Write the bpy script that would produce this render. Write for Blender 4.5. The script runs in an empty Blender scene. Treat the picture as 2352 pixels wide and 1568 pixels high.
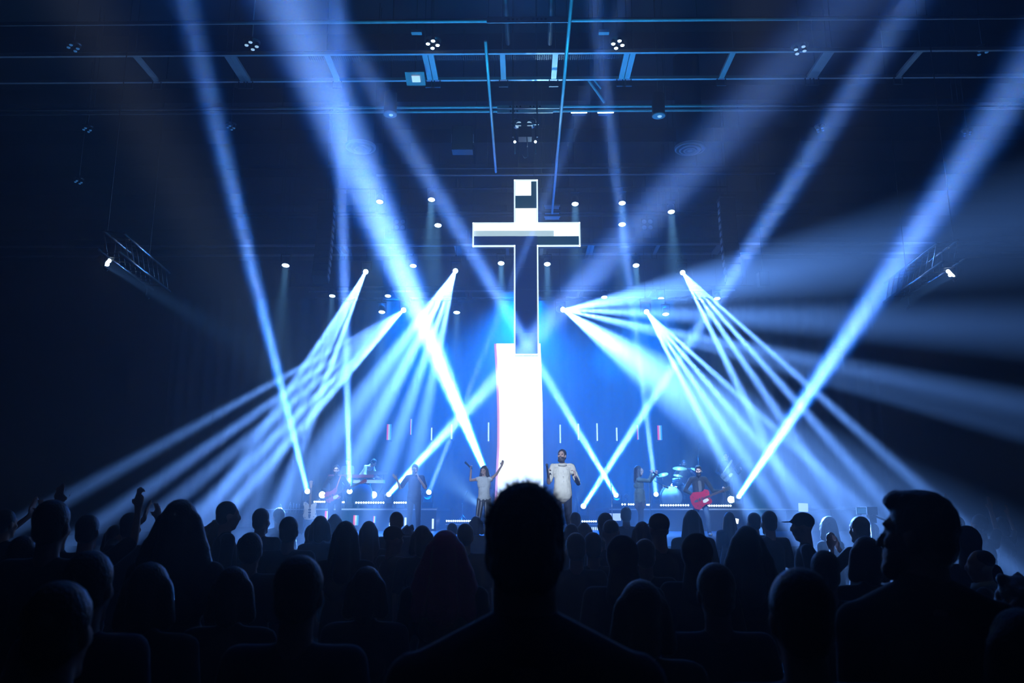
import bpy, bmesh, math, random
from mathutils import Vector, Matrix, Quaternion
V = Vector
PI = math.pi
R = math.radians
random.seed(7)
C = bpy.context.scene.collection
sc = bpy.context.scene

# ------------------------------------------------------------------ camera
F = 1850.0                                   # focal length in pixels of the 2352 px wide frame
cd = bpy.data.cameras.new('camera'); cam = bpy.data.objects.new('camera', cd); C.objects.link(cam); sc.camera = cam
cd.sensor_width = 36; cd.lens = F / 2352 * 36
cam.location = (0, 0, 1.8); cam.rotation_euler = (R(90 + 11.9), 0, R(.68))
cd.dof.use_dof = True; cd.dof.focus_distance = 21; cd.dof.aperture_fstop = 3.5; cd.clip_end = 300
CM = cam.rotation_euler.to_matrix()
def ray(px, py): return CM @ V(((px - 1176) / F, (784 - py) / F, -1))
def at(px, py, Y):
    d = ray(px, py); return V((0, 0, 1.8)) + d * (Y / d.y)
def atz(px, py, z):
    d = ray(px, py); return V((0, 0, 1.8)) + d * ((z - 1.8) / d.z)

# ------------------------------------------------------------------ world, exposure, sampling depth
sc.view_settings.view_transform = 'Standard'; sc.view_settings.look = 'None'
sc.view_settings.exposure = 0.0; sc.view_settings.gamma = 1.0
w = bpy.data.worlds.new('world'); sc.world = w; w.use_nodes = True
w.node_tree.nodes['Background'].inputs[0].default_value = (.15, .45, 1, 1); w.node_tree.nodes['Background'].inputs[1].default_value = .004
cy = sc.cycles
cy.max_bounces = 3; cy.diffuse_bounces = 1; cy.glossy_bounces = 1; cy.transmission_bounces = 2; cy.volume_bounces = 0; cy.transparent_max_bounces = 8
cy.sample_clamp_indirect = 1.5; cy.use_light_tree = True; cy.caustics_reflective = False; cy.caustics_refractive = False

# ------------------------------------------------------------------ lamps of the show and added lights
def disk_light(name, S, T, r, spread, power, col):
    l = bpy.data.lights.new(name, 'AREA'); l.shape = 'DISK'; l.size = r * 2; l.spread = R(spread); l.energy = power; l.color = col
    o = bpy.data.objects.new(name, l); C.objects.link(o); o.location = S; o.rotation_euler = (T - S).to_track_quat('-Z', 'Y').to_euler()
    return o
PALE = (.47, .66, 1.0); BLUE = (.0, .17, 1.0)
KC, KR = .34, .66
def beam(S, T, core=20, rim=20, r=.05, sp=1.6, cf=.45):
    d = (T - S).normalized()
    if core: disk_light('beam_light', S + d * .03, T, r * cf, sp * .8, core * KC, PALE)
    if rim: disk_light('beam_light', S + d * .03, T, r * 1.3, sp * 1.0, rim * KR, BLUE)

# floor movers: source px, py, depth Y; a point the beam passes, and that point's depth; core, rim, spread
FLOOR_BEAMS = [
    ((706, 1128, 27), (545, 480, 10.5), 13, 34, 1.6), ((803, 1128, 26), (790, 600, 14), 26, 50, 1.9),
    ((893, 1135, 26.2), (1530, 450, 9.5), 62, 85, 4.4), ((985, 1130, 27), (1140, 740, 18), 12, 22, 1.7),
    ((1118, 1092, 27), (850, 450, 8.5), 115, 135, 3.6), ((1340, 1162, 27), (1620, 730, 12.5), 28, 46, 1.8),
    ((1415, 1137, 27), (1150, 690, 12.5), 24, 44, 1.9), ((1507, 1135, 27), (1465, 800, 18), 16, 30, 1.8),
    ((1697, 1140, 26), (2050, 620, 8.5), 28, 48, 2.0)]
# hung movers throwing a fan of beams
FANS = [
    ((840, 624, 26.7), [(533, 1100, 12, .9), (572, 1100, 12, .6), (610, 1100, 12, .6), (665, 1100, 13, 1)], 1.5, 1.0),
    ((927, 712, 27), [(160, 1140, 11, .45), (300, 1150, 11, .55), (400, 1150, 11, .45), (470, 1165, 11, .8), (545, 1150, 12, 1.1)], 1.5, 1.4),
    ((1046, 622, 26.7), [(700, 1100, 14, 3.4, 5), (790, 1100, 14, 3, 3.6), (880, 1100, 14, 1.3), (945, 1100, 14, 1.0)], 2.7, 1.35),
    ((1293, 711, 26), [(1900, 602, 16, 8, 14), (2250, 748, 15, 5.5, 8.5), (1900, 838, 14, 1.2, 3), (1600, 925, 14, 4, 8), (2250, 965, 14, 1.0, 3)], 5.0, 1.9),
    ((1568, 626, 26.7), [(1800, 1100, 13, .9), (1890, 1100, 13, .9), (1985, 1100, 13, 1), (2095, 1100, 13, 1)], 1.6, 1.2),
    ((1485, 716, 27), [(1700, 1130, 13, .9), (1765, 1130, 13, .8), (1840, 1130, 13, .9), (1940, 1130, 13, .9)], 1.6, 1.2)]
for a, b, c, rmm, sp in FLOOR_BEAMS: beam(at(*a), at(*b), c * 1.25, rmm * .8, .07, sp * .52, .9)
for s, ts, sp, g in FANS:
    for t in ts:
        a, b = at(*s), at(*t[:3]); disk_light('beam_light', a + (b - a).normalized() * .03, b, .04, (t[4] if len(t) > 4 else sp) * .66, 16 * t[3] * g, (.18, .39, 1))
# small downlights in the truss: px, py, Y, power
DOWN = [(872, 464, 22, 1), (991, 459, 22, 1.2), (1321, 469, 22, 1), (1429, 467, 22, 1), (1542, 487, 22, 1), (1429, 516, 25, .5), (1006, 518, 25, .5),
        (949, 611, 27.6, 1), (1151, 605, 27.6, 2), (1257, 607, 27.6, 1.6), (1461, 610, 27.6, 2), (656, 610, 24, .7),
        (763, 680, 30, .7), (891, 680, 30, .7), (877, 717, 28, 1.2), (1049, 718, 28, 1), (1388, 683, 30, .7), (1518, 686, 30, .7), (1647, 686, 30, .7), (1529, 722, 28, 1)]
for px, py, Y, p in DOWN:
    S = at(px, py, Y)
    disk_light('downlight_lamp', S + V((0, 0, -.07)), S + V((0, -.6, -8)), .10, 22, 60 * p, (.25, .6, 1))
for px, py, tx in ((245, 606, 6), (2184, 630, -6)):
    S = at(px, py, 15); disk_light('side_spot_lamp', S, S + V((tx, 6, -3.4)), .08, 14, 45, (.15, .4, 1))
# wide cones from the small floor lamps
for a, b, p in (((1548, 1116, 28.3), (1610, 1010, 26), 16), ((1108, 1168, 27.0), (1020, 1085, 25), 26), ((1318, 1168, 27.0), (1385, 980, 26), 16), ((850, 1130, 28.8), (770, 1010, 27), 16)):
    S = at(*a); disk_light('cone_lamp', S, at(*b), .05, 26, p, (.35, .68, 1))
# blue washes over the band; up-aimed ones added in place of scattered light
for x, y, z, tx, ty, tz, p, sp in ((-4.5, 29, 9.5, -3, 26, 1, 1200, 60), (0, 29.5, 9.5, 0, 25, 1, 3000, 85), (4.8, 29, 9.5, 4, 26, 1, 1200, 60),
                                   (-3.4, 27.6, 2.2, -1.5, 18, 11, 70, 80), (3.4, 27.6, 2.2, 1.5, 18, 11, 70, 80), (.2, 28.4, 1.7, .2, 18, 11, 130, 90), (-3.5, 30.3, 7.5, -2.5, 16, 9.5, 120, 110), (3.5, 30.3, 7.5, 2.5, 16, 9.5, 120, 110)):
    disk_light('wash_and_fill_lamp', V((x, y, z)), V((tx, ty, tz)), .8, sp, p, (.0, .20, 1))
# blue backlights added above the frame to rim the crowd
for x in (-5, 0, 5): disk_light('added_crowd_backlight', V((x, 11.8, 10.9)), V((x * .7, 2.5, 1.6)), .2, 44, 1.6, (.03, .2, 1))
# added lights: two brighten the nearest catwalk from below, one the overhead rails
for x in (-3.2, 4.4): disk_light('catwalk_fill_lamp', V((x, 14.9, 1.35)), V((x * .25, 15.2, 11)), .15, 62, 90, (.02, .5, 1))
disk_light('rail_fill_lamp', V((.6, 21.5, 8.8)), V((.35, 15.5, 10.9)), .1, 22, 5, (.5, .8, 1))
# low lights added at the stage lip to rim the crowd from behind
RIM_LIGHTS = [V((x, 14.42, 1.42)) for x in (-2.2, 2.2)]
for P in RIM_LIGHTS: disk_light('crowd_rim_lamp', P + V((0, -.02, 0)), V((P.x * .6, 4, 1.5)), .07, 40, 3.5, (.08, .3, 1))
# front key lights on the singers (unseen, above the frame over the audience)
for tx, ty, p, sp in ((.85, 15.9, 90, 6), (-.88, 19, 65, 6), (2.95, 20.2, 110, 5), (4.56, 20.6, 260, 5), (-2.7, 20.5, 90, 5), (-4.95, 21.5, 150, 5), (6.85, 26.8, 170, 5), (5.8, 28.8, 110, 5), (-5.7, 27.6, 170, 6)):
    disk_light('front_key_lamp', V((tx * .6 - 1.2, 2.0, 8.6)), V((tx, ty, 2.4)), .3, 7, p * .105, (.84, .86, 1))

# ------------------------------------------------------------------ materials
def mat(name, col, rough=.6, metal=0, var=.15, scale=6, emit=None, es=0, sample=False, bump=0, sheen=0):
    m = bpy.data.materials.new(name); m.use_nodes = True; nt = m.node_tree; b = nt.nodes['Principled BSDF']
    b.inputs['Roughness'].default_value = rough; b.inputs['Metallic'].default_value = metal
    n = nt.nodes.new('ShaderNodeTexNoise'); n.inputs['Scale'].default_value = scale; n.inputs['Detail'].default_value = 3
    tc = nt.nodes.new('ShaderNodeTexCoord'); nt.links.new(tc.outputs['Object'], n.inputs['Vector'])
    mx = nt.nodes.new('ShaderNodeMix'); mx.data_type = 'RGBA'
    mx.inputs[6].default_value = (*[c * (1 - var) for c in col], 1); mx.inputs[7].default_value = (*[min(1, c * (1 + var)) for c in col], 1)
    nt.links.new(n.outputs['Fac'], mx.inputs[0]); nt.links.new(mx.outputs[2], b.inputs['Base Color'])
    if sheen: b.inputs['Sheen Weight'].default_value = sheen; b.inputs['Sheen Roughness'].default_value = .25
    if bump:
        bp = nt.nodes.new('ShaderNodeBump'); bp.inputs['Strength'].default_value = bump; bp.inputs['Distance'].default_value = .01
        nt.links.new(n.outputs['Fac'], bp.inputs['Height']); nt.links.new(bp.outputs[0], b.inputs['Normal'])
    if emit:
        b.inputs['Emission Color'].default_value = (*emit, 1); b.inputs['Emission Strength'].default_value = es
        if not sample: m.cycles.emission_sampling = 'NONE'
    return m
MT = {
 'black': mat('black_paint', (.012, .012, .014), .5), 'deck': mat('ceiling_deck', (.006, .007, .009), .9), 'wallp': mat('black_wall', (.006, .007, .009), .9),
 'floor': mat('dark_carpet', (.015, .015, .018), .95, scale=40), 'stage': mat('stage_deck', (.03, .03, .035), .35), 'skirt': mat('stage_skirt', (.02, .022, .028), .8, scale=12, bump=.4),
 'curtain': mat('stage_curtain', (.10, .12, .16), .9, scale=3), 'steel': mat('rig_steel', (.62, .64, .66), .5, .3), 'dsteel': mat('dark_steel', (.07, .075, .08), .45, .5),
 'chrome': mat('chrome', (.7, .72, .75), .18, 1), 'plastic': mat('fixture_plastic', (.02, .02, .022), .35), 'lens': mat('lit_lens', (.8, .85, .9), .3, emit=(.82, .92, 1), es=9),
 'lensdim': mat('dim_lens', (.6, .7, .8), .2, emit=(.55, .8, 1), es=.9), 'lenshot': mat('hot_lens', (.9, .9, .9), .3, emit=(.9, .96, 1), es=30), 'led': mat('led_dot', (.9, .9, .9), .3, emit=(.8, .88, 1), es=8),
 'white_led': mat('white_led_panel', (.8, .8, .8), .5, emit=(1, 1, 1), es=2.2, sample=True), 'white_led_soft': mat('soft_led_panel', (.8, .8, .8), .5, emit=(.80, .93, .88), es=.93),
 'tube': mat('led_outline', (.8, .8, .8), .5, emit=(.93, .97, 1), es=1.6), 'pink_led': mat('pink_led', (.8, .4, .6), .5, emit=(1, .42, .72), es=1.0),
 'red_led': mat('red_led', (.6, .1, .1), .5, emit=(1, .04, .06), es=1.6), 'blue_led': mat('blue_led', (.1, .3, .7), .5, emit=(.05, .35, 1), es=1.5), 'mid_led': mat('pale_led', (.8, .8, .8), .5, emit=(.85, .85, 1), es=1.0),
 'glass': mat('dark_panel', (.004, .02, .035), .3, emit=(.0, .02, .16), es=.5), 'glassgreen': mat('dark_teal_panel', (.003, .04, .045), .3, emit=(.0, .05, .07), es=.7),  # blue panels glow faintly to stand for haze before the cross
 'plate': mat('light_grey_plate', (.35, .42, .46), .5), 'screen': mat('lit_screen', (.8, .8, .8), .4, emit=(.72, .82, 1), es=.95), 'screen_blue': mat('camera_screen', (.1, .2, .3), .3, emit=(.06, .25, .6), es=.5),
 'skin': mat('skin', (.66, .40, .31), .55, var=.08), 'skin2': mat('skin_tan', (.52, .31, .22), .55, var=.08), 'lips': mat('mouth', (.12, .02, .02), .4), 'eye': mat('eye', (.02, .02, .02), .2), 'teeth': mat('teeth', (.7, .68, .62), .3),
 'hairb': mat('black_hair', (.010, .009, .009), .42, scale=90, bump=.5, sheen=.5), 'hairbr': mat('brown_hair', (.035, .02, .013), .42, scale=90, bump=.5, sheen=.5), 'hairbl': mat('blond_hair', (.28, .2, .12), .4, scale=90, bump=.5, sheen=.5), 'hairg': mat('grey_hair', (.35, .35, .37), .45, scale=90, bump=.5, sheen=.5), 'hair_magenta_light': mat('magenta_lit_hair', (.9, .02, .28), .4, scale=90, bump=.5, sheen=.5),  # magenta hair: magenta rim light put into the hair colour
 'cream': mat('cream_cotton', (.72, .64, .52), .85, scale=20, bump=.3), 'cwhite': mat('white_cotton', (.7, .68, .66), .85, scale=20, bump=.3), 'cblack': mat('black_cloth', (.010, .010, .013), .85, scale=15, bump=.3, sheen=.4), 'cnavy': mat('navy_cloth', (.012, .02, .06), .85, scale=15, bump=.3, sheen=.4),
 'cgrey': mat('grey_cloth', (.06, .065, .075), .85, scale=15, bump=.3, sheen=.4), 'cdenim': mat('denim', (.06, .12, .24), .8, scale=30, bump=.3, sheen=.4), 'cdjean': mat('dark_jeans', (.018, .025, .05), .8, scale=30, bump=.3, sheen=.4), 'colive': mat('grey_green_jacket', (.09, .13, .12), .8, scale=15, bump=.3, sheen=.4), 'cmaroon': mat('maroon_cloth', (.06, .008, .012), .85, scale=15, bump=.3, sheen=.4), 'cbrown': mat('taupe_cloth', (.15, .1, .1), .85), 'shoe': mat('pale_shoe', (.6, .55, .52), .6), 'shoeb': mat('black_shoe', (.012, .012, .012), .5),
 'redgtr': mat('red_lacquer', (.36, .010, .03), .15), 'wood': mat('maple', (.5, .3, .16), .4), 'dwood': mat('dark_wood', (.12, .05, .03), .4), 'pearl': mat('ivory_plastic', (.75, .70, .66), .3), 'chromew': mat('white_rail', (.85, .88, .9), .35, .2), 'gold': mat('brass_cymbal', (.30, .25, .08), .5, .3), 'drumhead': mat('drum_head', (.45, .6, .62), .5), 'sparkle': mat('sparkle_shell', (.18, .32, .42), .25, .4, var=.9, scale=60),
 'silverg': mat('silver_lacquer', (.3, .4, .45), .25, .4), 'redkey': mat('red_keyboard', (.35, .02, .04), .3), 'paper': mat('white_paper', (.75, .8, .75), .8),
}

# ------------------------------------------------------------------ helpers
def link_mesh(name, bm, m, parent=None, smooth=True):
    me = bpy.data.meshes.new(name); bm.to_mesh(me); bm.free(); me.materials.append(MT[m] if isinstance(m, str) else m)
    if smooth:
        for p in me.polygons: p.use_smooth = True
    return link(name, me, parent)
def link(name, me, parent=None):
    o = bpy.data.objects.new(name, me); C.objects.link(o); o.parent = parent
    return o
def tag(o, label, cat, group=None, kind=None):
    o['label'] = label; o['category'] = cat
    if group: o['group'] = group
    if kind: o['kind'] = kind
    return o
def thing(name, label, cat, loc=(0, 0, 0), rz=0, group=None):
    o = bpy.data.objects.new(name, None); o.empty_display_size = .1; C.objects.link(o); o.location = loc; o.rotation_euler = (0, 0, rz)
    return tag(o, label, cat, group)
def struct(name, bm, m, label=None):
    o = link_mesh(name, bm, m, None, False); o['kind'] = 'structure'
    if label: o['label'] = label
    return o
def NB(): return bmesh.new()
def box(bm, c, s, rot=None):
    r = bmesh.ops.create_cube(bm, size=1); M = Matrix.Translation(V(c)) @ (rot.to_4x4() if rot else Matrix.Identity(4)) @ Matrix.Diagonal((*s, 1))
    bmesh.ops.transform(bm, matrix=M, verts=r['verts']); return bm
def box2(bm, lo, hi): return box(bm, [(a + b) / 2 for a, b in zip(lo, hi)], [abs(b - a) for a, b in zip(lo, hi)])
def frame(d):
    d = d.normalized(); u = V((1, 0, 0)) if abs(d.x) < .9 else V((0, 1, 0))
    v = d.cross(u).normalized(); u = v.cross(d).normalized(); return u, v
def loft(bm, rings, closed=True):
    vs = [[bm.verts.new(p) for p in r] for r in rings]; n = len(rings[0])
    for a, b in zip(vs, vs[1:]):
        for i in range(n): bm.faces.new((a[i], a[(i + 1) % n], b[(i + 1) % n], b[i]))
    if closed:
        bm.faces.new(vs[0][::-1]); bm.faces.new(vs[-1])
    return bm
def tube(bm, a, b, r, r2=None, n=8):
    a, b = V(a), V(b); u, v = frame(b - a); r2 = r if r2 is None else r2
    return loft(bm, [[p + (u * math.cos(t) + v * math.sin(t)) * q for t in [2 * PI * i / n for i in range(n)]] for p, q in ((a, r), (b, r2))])
def path(bm, pts, r, n=6):
    for a, b in zip(pts, pts[1:]): tube(bm, a, b, r, None, n)
    return bm
def lathe(bm, a, d, prof, n=16):
    a = V(a); d = V(d).normalized(); u, v = frame(d)
    return loft(bm, [[a + d * z + (u * math.cos(t) + v * math.sin(t)) * max(q, 1e-4) for t in [2 * PI * i / n for i in range(n)]] for z, q in prof])
def caps(bm, a, b, ra, rb=None, n=10, flat=1.0, fa=V((0, 1, 0))):
    a, b = V(a), V(b); rb = ra if rb is None else rb; d = b - a; L = max(d.length, 1e-5); d = d / L if L > 1e-4 else V((0, 0, 1)); u, v = frame(d)
    prof = [(-ra * math.cos(t), ra * math.sin(t)) for t in (.15, .6, 1.05, 1.5)] + [(L + rb * math.cos(t), rb * math.sin(t)) for t in (1.5, 1.05, .6, .15)]
    rings = []
    for z, q in prof:
        ring = []
        for i in range(n):
            t = 2 * PI * i / n; off = (u * math.cos(t) + v * math.sin(t)) * q
            off = off - fa * off.dot(fa) * (1 - flat); ring.append(a + d * z + off)
        rings.append(ring)
    return loft(bm, rings)
def ell(bm, c, r, rot=None, seg=14, ring=8):
    q = bmesh.ops.create_uvsphere(bm, u_segments=seg, v_segments=ring, radius=1)
    M = Matrix.Translation(V(c)) @ (rot.to_4x4() if rot else Matrix.Identity(4)) @ Matrix.Diagonal((*r, 1)); bmesh.ops.transform(bm, matrix=M, verts=q['verts']); return bm
def prism(bm, pts, y0, y1):
    a = [bm.verts.new((x, y0, z)) for x, z in pts]; b = [bm.verts.new((x, y1, z)) for x, z in pts]; n = len(pts)
    bm.faces.new(a); bm.faces.new(b[::-1])
    for i in range(n): bm.faces.new((a[i], b[i], b[(i + 1) % n], a[(i + 1) % n]))
    return bm
def remesh(bm, vox, it=3, noise=0):
    bmesh.ops.recalc_face_normals(bm, faces=bm.faces); me = bpy.data.meshes.new('tmp'); bm.to_mesh(me); bm.free()
    o = bpy.data.objects.new('tmp', me); C.objects.link(o)
    m = o.modifiers.new('r', 'REMESH'); m.mode = 'VOXEL'; m.voxel_size = vox; m.use_smooth_shade = True
    if noise:
        t = bpy.data.textures.new('n', 'CLOUDS'); t.noise_scale = noise[1]; d = o.modifiers.new('d', 'DISPLACE'); d.texture = t; d.strength = noise[0]; d.mid_level = .5; d.texture_coords = 'LOCAL'
    s = o.modifiers.new('s', 'SMOOTH'); s.factor = .5; s.iterations = it
    dg = bpy.context.evaluated_depsgraph_get(); out = bpy.data.meshes.new_from_object(o.evaluated_get(dg)); bpy.data.objects.remove(o); bpy.data.meshes.remove(me)
    for p in out.polygons: p.use_smooth = True
    return out

# ------------------------------------------------------------------ the hall
HW, HD, HB, HZ = 25, 37, -6, 13.6
struct('floor', box2(NB(), (-HW, HB, -.1), (HW, HD, 0)), 'floor')
struct('ceiling', box2(NB(), (-HW, HB, HZ), (HW, HD, HZ + .1)), 'deck')
struct('wall_back', box2(NB(), (-HW, HD, 0), (HW, HD + .2, HZ)), 'wallp')
struct('wall_left', box2(NB(), (-HW - .2, HB, 0), (-HW, HD, HZ)), 'wallp')
struct('wall_right', box2(NB(), (HW, HB, 0), (HW + .2, HD, HZ)), 'wallp')
struct('wall_front', box2(NB(), (-HW, HB - .2, 0), (HW, HB, HZ)), 'wallp')
ji = 0
for y in [10.5 + 2.6 * i for i in range(10)]:
    bm = NB(); box2(bm, (-HW, y - .1, HZ - .5), (HW, y + .1, HZ - .47)); box2(bm, (-HW, y - .02, HZ - .47), (HW, y + .02, HZ)); ji += 1
    struct('trim_%d' % ji, bm, 'deck', 'dark ceiling joist running across the hall')
# haze in the air of the whole hall
hm = bpy.data.materials.new('haze'); hm.use_nodes = True; nt = hm.node_tree; nt.nodes.clear()
ho = nt.nodes.new('ShaderNodeOutputMaterial'); hs = nt.nodes.new('ShaderNodeVolumeScatter'); ha = nt.nodes.new('ShaderNodeVolumeAbsorption'); hadd = nt.nodes.new('ShaderNodeAddShader')
hs.inputs['Color'].default_value = (1, 1, 1, 1); hs.inputs['Density'].default_value = .018; hs.inputs['Anisotropy'].default_value = .70
ha.inputs['Color'].default_value = (.25, .7, 1, 1); ha.inputs['Density'].default_value = .018
nt.links.new(hs.outputs[0], hadd.inputs[0]); nt.links.new(ha.outputs[0], hadd.inputs[1]); nt.links.new(hadd.outputs[0], ho.inputs['Volume'])
hz = link_mesh('haze', box2(NB(), (-HW - .5, HB - .5, -.3), (HW + .5, HD + .5, HZ + .3)), hm, None, False); tag(hz, 'thin stage haze hanging in the air of the whole hall', 'haze', kind='stuff')

hm.cycles.volume_sampling = 'EQUIANGULAR'

# stage, risers, curtain
SZ = 1.2; RZ = 1.9
st = thing('stage', 'black main stage floor with dark fabric skirt in front of the crowd', 'stage')
link_mesh('deck', box2(NB(), (-11.5, 14.6, SZ - .12), (11.5, 32, SZ)), 'stage', st, False)
bm = NB()
for i in range(110):
    x = -11 + i * .2; box2(bm, (x, 14.62 + .03 * (i % 2), 0), (x + .2, 14.8, SZ - .12))
link_mesh('skirt', bm, 'skirt', st, False)
def riser(label, x0, x1, y0, y1, z, h0=SZ):
    t = thing('riser', label, 'riser', ((x0 + x1) / 2, (y0 + y1) / 2, h0)); w_, d_, hh = (x1 - x0) / 2, (y1 - y0) / 2, z - h0
    link_mesh('top', box2(NB(), (-w_, -d_, hh - .08), (w_, d_, hh)), 'stage', t, False)
    bm = NB(); box2(bm, (-w_ - .01, -d_ - .02, hh - .06), (w_ + .01, -d_ - .0, hh - .02)); link_mesh('edge_trim', bm, 'steel', t, False)
    n = int(2 * w_ / 1.2)
    for i in range(n):
        a = -w_ + i * 2 * w_ / n; link_mesh('front_panel', box2(NB(), (a + .01, -d_ + .02, 0), (a + 2 * w_ / n - .01, -d_ + .06, hh - .08)), 'skirt', t, False)
    bm = NB(); box2(bm, (-w_ + .02, -d_ + .07, 0), (w_ - .02, d_, hh - .08)); link_mesh('frame', bm, 'black', t, False)
    return t
LX0, LX1 = at(600, 1165, 25.6).x, at(1003, 1165, 25.6).x; RX0, RX1 = at(1400, 1168, 25.6).x, at(2010, 1168, 25.6).x
riser('dark riser under the keyboard players', LX0, LX1, 25.6, 30.5, RZ)
riser('long dark riser under the drums and the guitarist with the white strap', RX0, RX1, 25.6, 30.5, RZ)
riser('low riser between the two band risers, behind the front singers', LX1 + .15, RX0 - .15, 27.2, 30.5, 1.42)
bm = NB(); ring = []
n = 300
a = [bm.verts.new((-14 + 28 * i / n, 31.4 + .12 * math.sin(i * 1.1) + .04 * math.sin(i * 2.7), SZ)) for i in range(n + 1)]
b = [bm.verts.new((v.co.x, v.co.y + .02, 10.2)) for v in a]
for i in range(n): bm.faces.new((a[i], a[i + 1], b[i + 1], b[i]))
cu = link_mesh('stage_curtain', bm, 'curtain'); tag(cu, 'tall dark curtain closing the back of the stage', 'curtain')

# ------------------------------------------------------------------ LED strip lights on the risers
def led_strip(label, px0, px1, py, Y, nn, group='rows of small white lamps on the riser edges'):
    A, B = at(px0, py, Y), at(px1, py, Y); t = thing('led_bar', label, 'light bar', (A + B) / 2, 0, None); L = (B.x - A.x) / 2
    link_mesh('housing', box2(NB(), (-L - .03, -.04, -.07), (L + .03, .06, .05)), 'plastic', t, False); base_ = (1.42 if py > 1180 else RZ) - t.location.z
    if base_ < -.07:
        for x in (-L * .8, L * .8): link_mesh('foot', box2(NB(), (x - .03, -.03, base_), (x + .03, .05, -.06)), 'plastic', t, False)
    for i in range(nn):
        x = -L + 2 * L * (i + .5) / nn; link_mesh('lamp', lathe(NB(), (x, -.04, 0), (0, -1, 0), [(0, .029), (.02, .026), (.03, .016)], 10), 'led', t)
led_strip('short bar of seven lamps on the edge of the keyboard riser near the cream guitar', 721, 748, 1152, 25.7, 6)
led_strip('pair of lamps on the keyboard riser behind the bass player', 784, 792, 1153, 25.7, 2)
led_strip('bar of twelve lamps on the keyboard riser under the keyboard', 816, 884, 1154, 25.7, 12)
led_strip('bar of six lamps on the keyboard riser beside the man in navy', 904, 935, 1154, 25.7, 6)
led_strip('pair of lamps at the end of the drum riser beside the round lamp', 1426, 1438, 1158, 25.7, 2)
led_strip('bar of lamps on the drum riser behind the woman in the jacket', 1441, 1462, 1158, 25.7, 4)
led_strip('pair of lamps on the drum riser at the foot of the microphone stand', 1484, 1492, 1159, 25.7, 2)
led_strip('bar of twelve lamps on the drum riser in front of the bass drum', 1515, 1583, 1160, 25.7, 12)
led_strip('bar of lamps on the drum riser behind the red guitar', 1621, 1680, 1161, 25.7, 11)
led_strip('bar of lamps low on the centre riser beside the woman with raised arms', 1024, 1084, 1196, 27.1, 12)
led_strip('bar of lamps low on the centre riser beside the man in the cream shirt', 1335, 1371, 1197, 27.1, 7)

# ------------------------------------------------------------------ cross and column
CY = 20.0
x0, x1 = at(1182, 480, CY).x, at(1234, 480, CY).x; zt, zb = at(1208, 416, CY).z, at(1208, 815, CY).z
bx0, bx1 = at(1087, 540, CY).x, at(1331, 540, CY).x; bz1, bz0 = at(1208, 514, CY).z, at(1208, 566, CY).z
cr = thing('cross', 'tall hanging video cross with white outline and partly lit white panels', 'cross', ((x0 + x1) / 2, CY, zb)); ox, oz = (x0 + x1) / 2, zb
def cbox(px0, px1, py0, py1, m, name, dy0=-.03, dy1=.05):
    a, b = at(px0, py1, CY), at(px1, py0, CY); return link_mesh(name, box2(NB(), (a.x - ox, dy0, a.z - oz), (b.x - ox, dy1, b.z - oz)), m, cr, False)
X0, X1, B0, B1 = x0 - ox, x1 - ox, bx0 - ox, bx1 - ox; ZT, Z1, Z0 = zt - oz, bz1 - oz, bz0 - oz
outline = [(X0, 0), (X1, 0), (X1, Z0), (B1, Z0), (B1, Z1), (X1, Z1), (X1, ZT), (X0, ZT), (X0, Z1), (B0, Z1), (B0, Z0), (X0, Z0), (X0, 0)]
t_ = .018
for (xa, za), (xb, zb_) in zip(outline, outline[1:]):
    link_mesh('outline_tube', box2(NB(), (min(xa, xb) - t_, -.07, min(za, zb_) - t_), (max(xa, xb) + t_, -.02, max(za, zb_) + t_)), 'tube', cr, False)
bm = NB(); box2(bm, (X0, .055, 0), (X1, .16, ZT)); box2(bm, (B0, .055, Z0), (B1, .158, Z1)); link_mesh('backing', bm, 'black', cr, False)
cbox(1184, 1220, 417, 450, 'white_led', 'lit_panel'); cbox(1220, 1232, 417, 450, 'glassgreen', 'dark_panel'); cbox(1184, 1232, 450, 479, 'glassgreen', 'dark_panel')
cbox(1184, 1232, 479, 514, 'white_led', 'lit_panel'); cbox(1089, 1329, 515, 530, 'white_led', 'lit_panel')
cbox(1089, 1272, 530, 543, 'white_led_soft', 'lit_panel'); cbox(1272, 1329, 530, 543, 'white_led', 'lit_panel')
cbox(1089, 1184, 543, 564, 'glass', 'dark_panel'); cbox(1184, 1234, 543, 564, 'glass', 'dark_panel'); cbox(1234, 1329, 543, 564, 'glassgreen', 'dark_panel')
for k in range(5): cbox(1184, 1231, 566 + k * 49.6, 566 + (k + 1) * 49.6 - .6, 'glass', 'dark_panel')
for px in (1190, 1227):
    a = at(px, 416, CY); tube(b_ := NB(), (a.x - ox, .1, ZT), (a.x - ox, .1, HZ - oz), .006, None, 6); link_mesh('suspension_cable', b_, 'dsteel', cr)
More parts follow.
